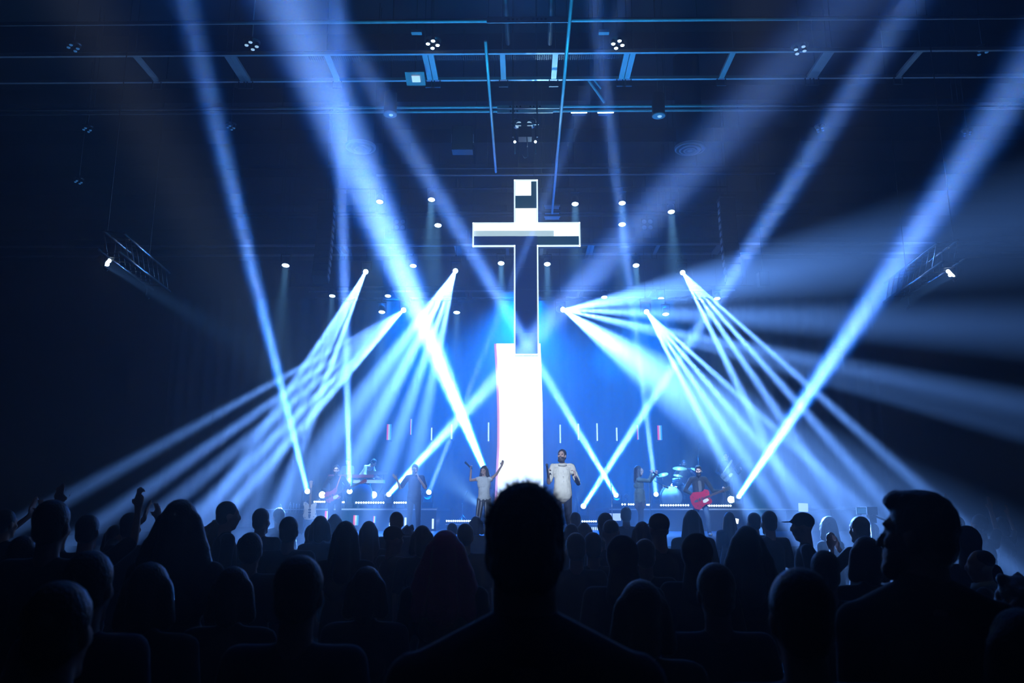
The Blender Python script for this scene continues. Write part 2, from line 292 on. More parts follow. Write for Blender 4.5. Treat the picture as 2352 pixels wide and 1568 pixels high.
# curved white screen column behind the cross
KY = 23.0
kb = thing('led_column', 'tall glowing white video column standing under the cross', 'screen', (at(1195, 900, KY).x, KY, SZ)); ko = kb.location
def col_edge(f): return math.sin(f * PI) ** 1.0
bm = NB(); bp = NB(); nseg = 24; zt2 = at(1195, 790, KY).z
rows = []
for i in range(nseg + 1):
    f = i / nseg; z = SZ + (zt2 - SZ) * (1 - f); c_ = min(1, max(0, (1 - (1 - f)) * 3)) if f < .33 else 1
    bend = .10 * math.sin(min(1, f * 2.2) * PI / 2) - .10 * max(0, (f - .55) / .45)
    rows.append((at(1140, 900, KY).x - ko.x + bend, at(1242, 900, KY).x - ko.x + .05 * min(1, f * 3), z - SZ))
for (a0, a1, az), (c0, c1, cz) in zip(rows, rows[1:]):
    q = [bm.verts.new(p) for p in ((a0, -.1, az), (a1, -.1, az), (c1, -.1, cz), (c0, -.1, cz), (a0, .05, az), (a1, .05, az), (c1, .05, cz), (c0, .05, cz))]
    for f_ in ((0, 3, 2, 1), (4, 5, 6, 7), (0, 4, 7, 3), (1, 2, 6, 5), (0, 1, 5, 4), (3, 7, 6, 2)): bm.faces.new([q[i] for i in f_])
    q = [bp.verts.new(p) for p in ((a0 - .07, -.07, az), (a0 - .002, -.07, az), (c0 - .002, -.07, cz), (c0 - .07, -.07, cz), (a0 - .07, .05, az), (a0 - .002, .05, az), (c0 - .002, .05, cz), (c0 - .07, .05, cz))]
    for f_ in ((0, 3, 2, 1), (4, 5, 6, 7), (0, 4, 7, 3), (1, 2, 6, 5), (0, 1, 5, 4), (3, 7, 6, 2)): bp.faces.new([q[i] for i in f_])
link_mesh('lit_screen', bm, 'white_led', kb, False); link_mesh('side_screen', bp, 'pink_led', kb, False)
link_mesh('back_frame', box2(NB(), (-.6, .06, 0), (.6, .3, zt2 - SZ)), 'black', kb, False)

# vertical LED blades: upper row and riser-front row; px, py0, py1, width px, coloured
FINS = [(893, 974, 1010, 10, 2), (944, 962, 998, 4, 1), (991, 982, 1011, 3, 0), (1037, 975, 1008, 3, 0), (1122, 970, 1013, 3, 0), (1287, 975, 1017, 3, 0), (1329, 973, 1010, 3, 0), (1372, 972, 1012, 3, 0), (1417, 982, 1012, 3, 0), (1466, 976, 1009, 4, 1), (1516, 977, 1010, 10, 2)]
sidew = ['leftmost', 'second from the left', 'third from the left', 'fourth from the left', 'just left of the white column', 'just right of the white column', 'second right of the white column', 'third right of the white column', 'fourth right of the white column', 'second from the right', 'rightmost']
def blade(px, py0, py1, wpx, col, Y, label, grp):
    a, b = at(px, py1, Y), at(px, py0, Y); h = b.z - a.z; wd = wpx * Y / F
    t = thing('light_stick', label, 'light', a, 0, grp)
    if col == 0: link_mesh('lit_strip', box2(NB(), (-wd / 2, -.02, 0), (wd / 2, .02, h)), 'tube', t, False)
    else:
        link_mesh('lit_strip', box2(NB(), (-wd / 6, -.02, 0), (wd / 6, .02, h)), 'mid_led', t, False)
        link_mesh('red_strip', box2(NB(), (-wd / 2, -.02, 0), (-wd / 6 - .001, .02, h)), 'red_led', t, False); link_mesh('blue_strip', box2(NB(), (wd / 6 + .001, -.02, 0), (wd / 2, .02, h)), 'blue_led', t, False)
    return t
for (px, a, b, wd, c), s in zip(FINS, sidew):
    t = blade(px, a, b, wd, c, 30.6, 'upright %s light stick behind the band, %s' % (('red and blue' if c == 2 else 'pinkish' if c == 1 else 'white'), s), 'light blades in a row behind the band')
    link_mesh('mount', box2(NB(), (-.02, .015, -.02), (.02, .68, .02)), 'plastic', t, False)
for px, a, b, wd, c, s in ((752, 1173, 1196, 12, 2, 'wide red edged light blade on the riser front beside the cream guitar'), (817, 1183, 1206, 11, 2, 'red, white and blue light blade on the riser front above the long haired woman'), (860, 1185, 1200, 5, 1, 'short pinkish light blade on the riser front right of the red, white and blue one'), (896, 1200, 1208, 4, 0, 'tiny white light blade low on the riser front left of the man in navy'), (931, 1188, 1207, 4, 0, 'thin white light blade on the riser front at the leg of the man in navy'), (994, 1191, 1214, 4, 0, 'thin white light blade at the inner end of the keyboard riser')):
    blade(px, a, b, wd, c, 25.59, s, 'light blades on the riser front')
a = at(1411, 1187, 25.59); t = thing('led_screen', 'wide white and red light panel at the inner end of the drum riser', 'light', a)
link_mesh('lit_face', box2(NB(), (-.15, -.03, -.11), (.2, .02, .11)), 'screen', t, False); link_mesh('red_edge', box2(NB(), (-.21, -.03, -.11), (-.152, .02, .11)), 'red_led', t, False)
for k in range(5):
    blade(1360 + k * 4, 1210, 1222, 2, 0, 27.14, '%s small upright lamp of the cluster under the right centre riser lamps' % ('leftmost', 'second', 'middle', 'fourth', 'rightmost')[k], 'lamps under the centre riser')

# ------------------------------------------------------------------ moving heads
_proto = {}
def moving_head(S, T, label, hang, lensm='lens', group=None, sc_=1.0, floor=None):
    """base, yoke, head and lens; the head points from S to T"""
    d = (T - S).normalized(); up = 1 if hang else -1; k = sc_
    while floor and S.z - d.z * .2 * k - .42 * k < floor + .003 and k > .5: k *= .98
    t = thing('moving_head', label, 'stage light', S, 0, group)
    hb = lathe(NB(), -d * .34 * k, d, [(0, .07 * k), (.03 * k, .12 * k), (.12 * k, .135 * k), (.26 * k, .11 * k), (.335 * k, .10 * k)], 14); link_mesh('head', hb, 'plastic', t)
    link_mesh('lens', lathe(NB(), -d * .004, d, [(0, .085 * k), (.006, .08 * k), (.012, .05 * k)], 16), lensm, t)
    c = -d * .2 * k; side = V((1, 0, 0)); bm = NB()
    for s in (-1, 1):
        box(bm, c + side * s * .17 * k + V((0, 0, up * .12 * k)), (.035 * k, .1 * k, .34 * k))
    box(bm, c + V((0, 0, up * .28 * k)), (.375 * k, .1 * k, .05 * k)); link_mesh('yoke', bm, 'plastic', t, False)
    link_mesh('base', box(NB(), c + V((0, 0, up * .36 * k)), (.36 * k, .26 * k, .11 * k)), 'plastic', t, False)
    if hang: link_mesh('clamp', box(NB(), c + V((0, 0, .46 * k)), (.05, .06, .12)), 'dsteel', t, False); q = c + V((0, 0, .5 * k)); link_mesh('hanging_rod', tube(NB(), q, (q.x, q.y, HZ - S.z), .008, None, 6), 'dsteel', t)
    return t
fl_lab = ['moving light at the left end of the keyboard riser, beam leaning left', 'moving light on the keyboard riser behind the bass neck, beam nearly upright', 'moving light throwing the wide beam across in front of the man in navy', 'moving light beside the man in navy, thin beam leaning right', 'moving light hidden behind the singing woman, wide beam leaning left', 'moving light low on the centre riser, right of the cream shirt', 'moving light at the inner end of the drum riser, beam leaning left', 'moving light between the woman in the jacket and the bass drum', 'moving light at the right of the drum riser, bright beam leaning right']
for (a, b, *_), l in zip(FLOOR_BEAMS, fl_lab):
    S = at(*a[:3]); T = at(*b); moving_head(S, T, l, False, floor=1.42 if (1300 < a[0] < 1360 or 1090 < a[0] < 1130) else RZ)
    base = (SZ if 1300 < a[0] < 1360 or 1090 < a[0] < 1130 else RZ)
    if S.z - .5 > (1.42 if base == SZ else RZ):
        bz = 1.42 if base == SZ else RZ; bm = NB(); hh = S.z - .50 - bz
        x, y = S.x - (T - S).normalized().x * .2, S.y - (T - S).normalized().y * .2
        for sx in (-.14, .14):
            for sy in (-.1, .1): tube(bm, (sx, sy, 0), (sx, sy, hh), .015, None, 6)
        box2(bm, (-.17, -.13, hh), (.17, .13, hh + .03)); o = link_mesh('light_stand', bm, 'dsteel', None, False); o.location = (x, y, bz); tag(o, 'small black stand under the ' + l.split(',')[0].split(' between')[0].split(' beside')[0] + (' by the bass drum' if 'bass drum' in l else ' by the man in navy' if 'navy' in l else '')[:30], 'stand')
fan_lab = ['moving light under the truss at the left, throwing a tight fan down left', 'lower moving light throwing a low fan far to the left', 'moving light left of the cross throwing wide bright beams down left', 'moving light right of the cross shaft throwing the broad beams to the right', 'moving light under the truss at the right, throwing a fan down right', 'lower moving light right of the cross throwing a fan down right']
pipes_need = []
for (s, ts, sp, g), l in zip(FANS, fan_lab):
    S = at(*s); T = V((0, 0, 0))
    for t in ts: T += at(*t[:3])
    T /= len(ts); moving_head(S, T, l, True, 'lenshot'); pipes_need.append((S - (T - S).normalized() * .2 + V((0, 0, .5)), s))

for P, l in zip(RIM_LIGHTS, ('left of centre', 'right of centre')):  # cans built around the added crowd rim lights
    t = thing('added_rim_light', 'low rim light added at the stage lip for the crowd, ' + l, 'stage light', P); link_mesh('housing', lathe(NB(), (0, .15, 0), (0, -1, 0), [(0, .05), (.04, .08), (.14, .09)], 14), 'plastic', t); link_mesh('lens', lathe(NB(), (0, .008, 0), (0, -1, 0), [(0, .075), (.01, .06)], 14), 'lens', t)
    link_mesh('bracket', box2(NB(), (-.1, .1, SZ - P.z), (.1, .24, -.04)), 'plastic', t, False)
# ------------------------------------------------------------------ downlights
dl_lab = ['round spotlight high on the left, topmost left of the cross', 'round spotlight high beside the wide left beam', 'round spotlight just right of the cross top', 'upper of two stacked spotlights right of the cross', 'rightmost spotlight of the high row', 'lower flat spotlight of the stacked pair right of the cross', 'dim small spotlight left of the cross arm', 'spotlight between the two fans left of the cross', 'spotlight beside the cross shaft on its left', 'spotlight beside the cross shaft on its right', 'spotlight midway between cross and right fan light', 'lone spotlight with dark flap at the far left of the rig', 'leftmost spotlight of the lowest pipe', 'second spotlight of the lowest pipe, above the low fan light', 'glaring round spotlight beside the low left fan light', 'glaring round spotlight left of the cross shaft', 'small spotlight above the broad right beams', 'small spotlight on the lowest pipe right of centre', 'rightmost spotlight of the lowest pipe', 'glaring round spotlight right of the low right fan light']
def can(S, d, label, r=.13, L=.26, m='lens', cat='spotlight', up=.45):
    t = thing('spotlight', label, cat, S); d = d.normalized()
    link_mesh('housing', lathe(NB(), -d * (L + .01), d, [(0, r * .5), (.04, r * .9), (L * .8, r), (L, r * 1.04)], 14), 'plastic', t)
    link_mesh('lens', lathe(NB(), -d * .012, d, [(0, r * .9), (.012, r * .82), (.03, r * .4)], 14), m, t)
    bm = NB()
    for s in (-1, 1): box(bm, (s * (r + .02), 0, up / 2 - .06), (.015, .05, up - .08))
    box(bm, (0, 0, up - .08), (2 * r + .06, .05, .03)); link_mesh('yoke', bm, 'dsteel', t, False)
    link_mesh('clamp', box(NB(), (0, 0, up - .02), (.05, .06, .1)), 'dsteel', t, False); link_mesh('hanging_rod', tube(NB(), (0, 0, up - .05), (0, 0, HZ - S.z), .006, None, 6), 'dsteel', t)
    return t
for (px, py, Y, p), l in zip(DOWN, dl_lab):
    can(at(px, py, Y), V((0, -.25, -1)) if p < 1.5 else V((0, -.4, -1)), l, .13 if Y > 23 else .11, m='lens' if p > .6 else 'led')
    if px == 656: link_mesh('hanging_flap', box2(NB(), at(664, 645, Y) + V((-.06, -.01, -.2)), at(664, 645, Y) + V((.06, .01, .35))), 'black', None, False)
for o in [o for o in bpy.data.objects if o.name == 'hanging_flap']: link_mesh('flap_cable', tube(NB(), at(664, 645, 24) + V((0, 0, .34)), (at(664, 645, 24).x, 24, HZ), .006, None, 6), 'dsteel', o); tag(o, 'black hanging flap beside the lone far left spotlight', 'flap')

# ------------------------------------------------------------------ rigging: pipes, catwalks, trusses
ZP = 10.9
def pipe_at(py, label, z=ZP, r=.03, x0=-20, x1=20, m='steel', double=0):
    P = atz(1198, py, z); t = thing('rig_pipe', label, 'pipe', (0, P.y, z))
    link_mesh('pipe', tube(NB(), (x0, 0, 0), (x1, 0, 0), r, None, 8), m, t)
    n = 6
    for i in range(n):
        x = x0 + (x1 - x0) * (i + .5) / n; link_mesh('hanger', tube(NB(), (x, 0, r), (x, 0, HZ - z), .008, None, 5), 'dsteel', t)
    return P
pipe_at(47, 'frontmost ceiling pipe at the top of the picture', r=.04)
pipe_at(245, 'upper of the two close pipes behind the first catwalk', r=.035); pipe_at(255, 'lower of the two close pipes behind the first catwalk', r=.035)
pipe_at(385, 'upper faint pipe above the cross top', m='dsteel', x0=-8, x1=9); pipe_at(401, 'lower faint pipe above the cross top', m='steel', x0=-4, x1=7)
pipe_at(487, 'upper of the pipes level with the cross top', x0=-9, x1=9, m='dsteel'); pipe_at(494, 'lower of the pipes level with the cross top', x0=-9, x1=9, m='dsteel')
def catwalk(label, py0, py1, bars, z=ZP, x0=-20, x1=20, mesh=None):
    """rails at py0 (near) and py1 (far); bars = list of near-rail pixel x, with doubles"""
    A, B = atz(1198, py0, z), atz(1198, py1, z); t = thing('catwalk', label, 'catwalk', (0, A.y, z)); D = B.y - A.y
    for y in (0, D): link_mesh('rail', box2(NB(), (x0, y - .03, -.035), (x1, y + .03, .035)), 'steel', t, False)
    for px in bars:
        X = atz(px, py0, z).x
        link_mesh('crossbar', box2(NB(), (X - .055, .03, -.03), (X + .055, D - .03, .03)), 'steel', t, False)
        bm = NB(); box2(bm, (X - .1, D - .02, -.17), (X - .08, D + .02, -.035)); box2(bm, (X + .08, D - .02, -.17), (X + .1, D + .02, -.035)); box2(bm, (X - .1, D - .02, -.19), (X + .1, D + .02, -.17)); link_mesh('bracket', bm, 'dsteel', t, False)
        link_mesh('hanger', tube(NB(), (X, 0, .03), (X, 0, HZ - z), .01, None, 5), 'dsteel', t)
    if mesh:
        xa, xb = atz(mesh[0], py0, z).x, atz(mesh[1], py0, z).x; bm = NB(); n = int((xb - xa) / .045)
        for i in range(n + 1): box2(bm, (xa + i * .045 - .005, .04, .03), (xa + i * .045 + .005, D * .34, .04))
        for j in range(7): box2(bm, (xa, .05 + j * .045, .041), (xb, .06 + j * .045, .049))
        o = link_mesh('grating', bm, 'dsteel', t, False); o['kind'] = 'stuff'
    return A.y, B.y
ca = catwalk('nearest catwalk with grey cross bars and wire grating', 120, 181, [305, 517, 530, 748, 975, 989, 1154, 1276, 1440, 1454, 1683, 1896, 1908, 2110], mesh=(700, 1440))
cb = catwalk('middle catwalk crossing behind the arms of the cross', 562, 584, [770, 790, 1046, 1054, 1165, 1245, 1354, 1362, 1513, 1652, 1660])
cc = catwalk('farthest catwalk low behind the shaft of the cross', 668, 684, [1070, 1078, 1330, 1338, 1500, 900], x0=-9, x1=9)
P1, P2 = at(1245, 712, 28).z, 0
# pipes that carry the lower fixtures
def hang_pipe(label, y, z, x0, x1):
    y += .06; t = thing('rig_pipe', label, 'pipe', (0, y, z)); link_mesh('pipe', tube(NB(), (x0, 0, 0), (x1, 0, 0), .025, None, 8), 'dsteel', t)
    for x in (x0 + .3, (x0 + x1) / 2 + .7, x1 - .3): link_mesh('hanger', tube(NB(), (x, 0, .02), (x, 0, HZ - z), .006, None, 5), 'dsteel', t)
rowz = at(1200, 717, 28).z + .47; hang_pipe('dark pipe carrying the glaring round spotlights', 28, rowz, -6.5, 6.5)
rowz = at(1200, 683, 30).z + .47; hang_pipe('dark pipe carrying the small lowest spotlights', 30, rowz, -9, 9)
rowz = at(1200, 465, 22).z + .47; hang_pipe('dark pipe carrying the highest row of spotlights', 22, rowz, -6, 6)
# long depth rails
def rail3(label, P, Q, r, m='steel'):
    t = thing('depth_rail', label, 'rail', P); link_mesh('tube', tube(NB(), (0, 0, 0), Q - P, r, r, 8), m, t)
    for f in (.2, .8): e = (Q - P) * f; link_mesh('hanger', tube(NB(), e, (e.x, e.y, HZ - P.z), .006, None, 5), 'dsteel', t)
    return t
rail3('bright narrow rail running away from the viewer left of the cross top', atz(1115, 95, ZP - .08), atz(1139, 395, ZP - .08), .032, 'chromew')
rail3('long bright rail running away from the viewer right of the cross top', atz(1318, -60, ZP - .08), atz(1268, 490, ZP - .08), .035, 'chromew')
rail3('dark ladder side running overhead, left of the perforated plate centre', atz(1157, -60, 11.2), atz(1167, 100, 11.2), .05, 'dsteel')
rail3('dark ladder side running overhead, right of the perforated plate centre', atz(1268, -60, 11.2), atz(1263, 100, 11.2), .05, 'dsteel')
rail3('short slanted bright tube above the pair of half moon lamps', at(1347, 178, 16), at(1388, 235, 16.6), .03, 'plate')
rail3('thinner slanted tube beside the short bright one', at(1360, 178, 16), at(1380, 203, 16.3), .02, 'plate')
def perf_plate(label, px0, px1, py0, py1, Y, holes):
    a, b = at(px0, py1, Y), at(px1, py0, Y); t = thing('perforated_plate', label, 'plate', ((a.x + b.x) / 2, Y, (a.z + b.z) / 2)); L, H = (b.x - a.x) / 2, (b.z - a.z) / 2
    link_mesh('plate', box2(NB(), (-L, -.01, -H), (L, .01, H)), 'steel', t, False)
    for h in holes:
        X = at(h, (py0 + py1) / 2, Y).x - t.location.x; link_mesh('hole', lathe(NB(), (X, -.014, H * .1), (0, 1, 0), [(0, .022), (.006, .022)], 10), 'deck', t, False)
perf_plate('perforated cable plate on the frontmost ceiling pipe', 1118, 1305, 38, 53, atz(1198, 47, ZP).y - .08, [1168, 1178, 1188, 1197, 1225, 1234, 1244, 1253])
perf_plate('perforated cable plate on the pair of pipes above the cluster', 1142, 1285, 241, 250, atz(1198, 245, ZP).y - .08, [1172, 1180, 1187, 1195, 1218, 1226, 1233, 1240])
perf_plate('lower perforated cable plate on the pair of pipes above the cluster', 1142, 1270, 252, 260, atz(1198, 255, ZP).y - .08, [1173, 1181, 1188])
# square access point with lit middle
P = at(954, 180, 15.3); t = thing('ceiling_unit', 'grey square ceiling unit with bright square centre on the near catwalk', 'panel', P)
bm = NB(); box(bm, (0, 0, 0), (.40, .36, .03), Matrix.Rotation(R(-18), 3, 'X')); link_mesh('plate', bm, 'plate', t, False)
bm = NB(); box(bm, (.02, -.03, -.03), (.17, .16, .02), Matrix.Rotation(R(-18), 3, 'X')); link_mesh('lit_square', bm, 'screen', t, False)
link_mesh('stem', tube(NB(), (0, 0, .02), (0, 0, 2.3), .012), 'dsteel', t)
# four-lamp house lights
def quad(px, py, Y, label, m='lens', stem=False, s=1.0):
    P = at(px, py, Y); t = thing('cluster_lamp', label, 'ceiling light', P)
    link_mesh('mount_plate', lathe(NB(), (0, 0, .08), (0, 0, 1), [(0, .17 * s), (.02, .17 * s), (.05, .05 * s)], 14), 'plastic', t)
    for i in range(4):
        x, y = .095 * s * math.cos(i * PI / 2 + .2), .13 * s * math.sin(i * PI / 2 + .2)
        link_mesh('lamp', lathe(NB(), (x, y, 0), (0, 0, 1), [(0, .045 * s), (.03, .05 * s), (.1, .03 * s)], 12), 'plastic', t); link_mesh('bulb', ell(NB(), (x, y, -.005), (.04 * s, .04 * s, .02), None, 10, 6), m, t)
    link_mesh('stem', tube(NB(), (0, 0, .1), (0, 0, HZ - P.z - .0), .014), 'steel' if stem else 'dsteel', t)
quad(994, 102, 14.4, 'four-bulb ceiling lamp, brightest one left of centre'); quad(1419, 102, 14.4, 'four-bulb ceiling lamp, brightest one right of centre')
quad(578, 105, 14.4, 'four-bulb ceiling lamp on a pale stem at the upper left', 'lensdim', True); quad(1838, 115, 14.4, 'four-bulb ceiling lamp, dim, near the upper right beam', 'lensdim')
for px, py, l in ((168, 110, 'faint four-bulb ceiling lamp in the upper left corner'), (2258, 118, 'faint four-bulb ceiling lamp in the upper right corner'), (530, 293, 'small faint four-bulb lamp beside the left upright beam'), (1884, 298, 'small faint four-bulb lamp inside the right slanting beam'), (200, 298, 'small faint four-bulb lamp at the far left'), (2222, 307, 'small faint four-bulb lamp beside the far right beam'), (180, 418, 'lowest faint lamp at the far left wall')):
    quad(px, py, 15 if py < 200 else 19.5 if py > 400 else 17.5, l, 'screen_blue', False, .9 if py < 200 else .75)
# cylinder downlights
for px, py, l in ((896, 262, 'black cylinder downlight left of the perforated plate'), (1513, 265, 'black cylinder downlight right of the half moon lamps')):
    P = at(px, py, 16.6); t = thing('cylinder_light', l, 'ceiling light', P)
    link_mesh('housing', lathe(NB(), (0, 0, 0), (0, 0, 1), [(0, .14), (.02, .145), (.5, .145), (.56, .06)], 18), 'plastic', t)
    link_mesh('rim', lathe(NB(), (0, 0, -.02), (0, 0, 1), [(0, .125), (.0, .15), (.03, .15)], 18), 'plate', t); link_mesh('bulb', ell(NB(), (.02, 0, -.02), (.05, .05, .03), None, 10, 6), 'lensdim', t)
    link_mesh('stem', tube(NB(), (0, 0, .55), (0, 0, HZ - P.z), .015), 'dsteel', t)
# round ceiling diffusers
for px, py, l in ((828, 338, 'round ceiling air diffuser crossed by the wide left beam'), (1585, 341, 'round ceiling air diffuser right of the cross')):
    P = at(px, py, 19.5); t = thing('air_diffuser', l, 'diffuser', P)
    for r, z in ((.40, 0), (.29, -.03), (.18, -.05)):
        link_mesh('ring', lathe(NB(), (0, 0, z), (0, 0, 1), [(0, r), (-.03, r - .02), (-.03, r - .05), (.03, r - .06), (.04, r)], 26), 'plate', t)
    link_mesh('hub', ell(NB(), (0, 0, -.05), (.08, .08, .04), None, 12, 6), 'plate', t); link_mesh('duct', lathe(NB(), (0, 0, .04), (0, 0, 1), [(0, .34), (HZ - P.z - .04, .34)], 20), 'deck', t)
# half moon lamps
for px, l in ((1330, 'half moon shaped bright lamp under the pipes, nearer the cross'), (1391, 'half moon shaped bright lamp under the pipes, farther from the cross')):
    P = at(px, 259, 17.5); t = thing('flood_lamp', l, 'ceiling light', P)
    bm = NB(); prism(bm, [(.19 * math.cos(a_), .075 * math.sin(a_)) for a_ in [PI * i / 12 for i in range(13)]], -.02, .02); link_mesh('lit_face', bm, 'lens', t, False)
    link_mesh('housing', box2(NB(), (-.16, .021, 0), (.16, .16, .12)), 'plastic', t, False); link_mesh('hanging_rod', tube(NB(), (0, .09, .1), (0, .09, HZ - P.z), .006, None, 6), 'dsteel', t)
# central hanging cluster of speakers and lamps under the plates
P = at(1205, 300, 16.8); t = thing('hoist_cluster', 'dark cluster of hoists and lamp heads hanging over the cross', 'rigging', P)
bm = NB(); box2(bm, (-.28, -.1, -.2), (-.24, -.06, HZ - P.z)); box2(bm, (.26, -.1, -.2), (.3, -.06, HZ - P.z)); box2(bm, (-.3, -.1, .1), (.32, -.06, .14)); link_mesh('frame', bm, 'dsteel', t, False)
for x, z, a_ in ((-.18, .18, .5), (.16, .18, -.6)):
    d = V((math.sin(a_), -.5, -.7)).normalized(); link_mesh('lamp_head', lathe(NB(), V((x, 0, z)) - d * .12, d, [(0, .06), (.05, .1), (.2, .11)], 12), 'chrome', t); link_mesh('lens', lathe(NB(), V((x, 0, z)) + d * .082, d, [(0, .08), (.01, .06)], 12), 'lensdim', t)
link_mesh('hoist', box2(NB(), (-.14, -.1, -.2), (.16, .16, .06)), 'plastic', t, False)
for x in (-.22, .24): link_mesh('bulb', ell(NB(), (x, -.12, -.33), (.03, .03, .03), None, 8, 6), 'lens', t)
for x, z in ((-.22, -.3), (.24, -.3)): link_mesh('hanging_rod', tube(NB(), (x, -.08, z - .3), (x, -.08, .0), .02), 'dsteel', t)
link_mesh('hook', path(NB(), [(-.05, -.08, -.62), (0, -.08, -.70), (.07, -.08, -.66), (.05, -.08, -.2)], .012), 'chrome', t)
# dark square box left of cluster
P = at(1062, 318, 18); t = thing('speaker_box', 'dark square loudspeaker hung left of the cluster', 'speaker', P)
link_mesh('cabinet', box(NB(), (0, .1, 0), (.50, .3, .62)), 'black', t, False); link_mesh('grille', box(NB(), (0, -.06, 0), (.46, .02, .58)), 'dsteel', t, False)
for x in (-.26, .26): link_mesh('bracket', box(NB(), (x, .1, .05), (.02, .06, .2)), 'steel', t, False); 
link_mesh('chain', tube(NB(), (0, .1, .3), (0, .1, HZ - P.z), .012), 'dsteel', t)
# small box units on the front pipe
for px, l in ((957, 'small pale box clipped under the frontmost pipe left of centre'), (1387, 'small pale box clipped under the frontmost pipe right of centre')):
    P = at(px, 74, 14.0); t = thing('junction_box', l, 'box', P); link_mesh('body', box(NB(), (0, 0, 0), (.2, .1, .06)), 'plate', t, False); link_mesh('stem', tube(NB(), (0, 0, .03), (0, 0, HZ - P.z), .008), 'dsteel', t)
# square arrays of 4 lamps in haze
for px, l in ((918, 'dark four-lamp panel in the haze left of the cross'), (1487, 'dark four-lamp panel in the haze right of the cross')):
    P = at(px, 515, 25); t = thing('lamp_array', l, 'stage light', P); link_mesh('housing', box(NB(), (0, .08, 0), (.42, .12, .42)), 'plastic', t, False)
    for i in (-1, 1):
        for j in (-1, 1): link_mesh('lamp', lathe(NB(), (i * .1, .02, j * .1), (0, -1, 0), [(0, .075), (.01, .07), (.02, .03)], 12), 'plate', t)
    link_mesh('hanger', tube(NB(), (0, .1, .2), (0, .1, HZ - P.z), .01), 'dsteel', t)
# cable tray box behind cross
P = at(1268, 487, 24); t = thing('cable_rack', 'small rack of cable trays right behind the cross top', 'rack', P)
for z in (-.18, 0, .18): link_mesh('tray', box(NB(), (0, 0, z), (.5, .3, .03)), 'steel', t, False)
for x in (-.24, .24): link_mesh('post', box(NB(), (x, 0, .05), (.03, .03, .6)), 'dsteel', t, False)
link_mesh('hanger', tube(NB(), (0, 0, .2), (0, 0, HZ - P.z), .01), 'dsteel', t)
# line arrays
def line_array(label, px, py0, py1, Y, dx):
    T0, T1 = at(px, py0, Y), at(px, py1, Y); n = 11; H = (T0.z - T1.z) / n; t = thing('line_array', label, 'speaker', T0)
    for i in range(n):
        a_ = R(-2 - 1.6 * i * i / n * 1.6); yy = -.0 - .012 * i * i * .25; rot = Matrix.Rotation(a_, 3, 'X')
        c = link_mesh('speaker_cabinet', box(NB(), (0, yy, -(i + .5) * H), (.42, .34, H * .92), rot), 'black', t, False)
        link_mesh('grille', box(NB(), V((0, yy, -(i + .5) * H)) + rot @ V((0, -.18, 0)), (.38, .02, H * .8), rot), 'dsteel', c, False)
        link_mesh('side_plate', box(NB(), V((dx * .225, yy, -(i + .5) * H)), (.02, .2, H * .5), rot), 'steel', c, False)
    link_mesh('frame', box(NB(), (0, 0, .05), (.44, .5, .06)), 'dsteel', t, False)
    for y in (-.15, .15): link_mesh('chain', tube(NB(), (0, y, .08), (0, y, HZ - T0.z), .012), 'dsteel', t)
line_array('tall curved stack of black loudspeakers hung left of the stage', 751, 470, 652, 22, 1); line_array('tall curved stack of black loudspeakers hung right of the stage', 1668, 460, 655, 22, -1)
# side trusses (box trusses running in depth) with clusters
def side_truss(label, near, far, s, Yn=14.5, Yf=17.8):
    A, B = at(*near, Yn), at(*far, Yf); B.z = A.z + (B.z - A.z) * .5; t = thing('box_truss', label, 'truss', A); d = B - A
    offs = [V((0, 0, 0)), V((s * .4, 0, -.06)), V((0, 0, -.42)), V((s * .4, 0, -.46))]
    for o_ in offs: link_mesh('chord', tube(NB(), o_ + d * (0 if o_.z > -.2 else -.06), d + o_ + d * (0 if o_.z > -.2 else .06), .028, None, 8), 'chrome', t)
    n = 9
    for i in range(n):
        f0, f1 = i / n, (i + 1) / n; bm = NB()
        tube(bm, d * f0 + offs[0], d * f1 + offs[2], .012, None, 5); tube(bm, d * f0 + offs[1], d * f1 + offs[3], .012, None, 5); tube(bm, d * f0 + offs[0], d * f0 + offs[1], .012, None, 5); tube(bm, d * f0 + offs[2], d * f0 + offs[3], .012, None, 5); link_mesh('brace', bm, 'dsteel', t)
    for f in (.06, .9):
        P = d * f + offs[2]; bm = NB(); path(bm, [P, P + V((0, 0, -.25)), P + V((s * .08, 0, -.32))], .025); link_mesh('drop_arm', bm, 'dsteel', t)
        link_mesh('chain', tube(NB(), d * f, V((d * f).to_tuple()) + V((0, 0, HZ - A.z)), .01), 'dsteel', t)
    return t
side_truss('slanted box truss on the left side of the hall', (238, 530), (352, 600), 1); side_truss('slanted box truss on the right side of the hall', (2200, 552), (2070, 628), -1)
for px, py, s, l in ((245, 604, 1, 'bright cluster spotlight under the left side truss'), (2184, 628, -1, 'bright cluster spotlight under the right side truss')):
    P = at(px, py, 15); t = thing('spotlight', l, 'spotlight', P)
    d = V((s * .65, .2, -.5)).normalized(); link_mesh('housing', lathe(NB(), -d * .18, d, [(0, .06), (.1, .1), (.17, .11)], 12), 'plastic', t)
    for i in range(4):
        link_mesh('lamp', ell(NB(), V(((i % 2) * .07 - .035 + .03 * s * (i // 2), -.03, (i // 2) * .07 - .035)), (.04, .03, .04), None, 8, 6), 'lens', t)
    link_mesh('yoke', box(NB(), (0, .05, .24), (.22, .03, .36)), 'dsteel', t, False)
P = at(1755, 640, 24); t = thing('speaker_box', 'dark box hung beside the broad right beams', 'speaker', P); link_mesh('cabinet', box(NB(), (0, .1, 0), (.3, .3, .45)), 'black', t, False); link_mesh('grille', box(NB(), (0, -.06, 0), (.27, .02, .4)), 'dsteel', t, False); link_mesh('chain', tube(NB(), (0, .1, .2), (0, .1, HZ - P.z), .01), 'dsteel', t)
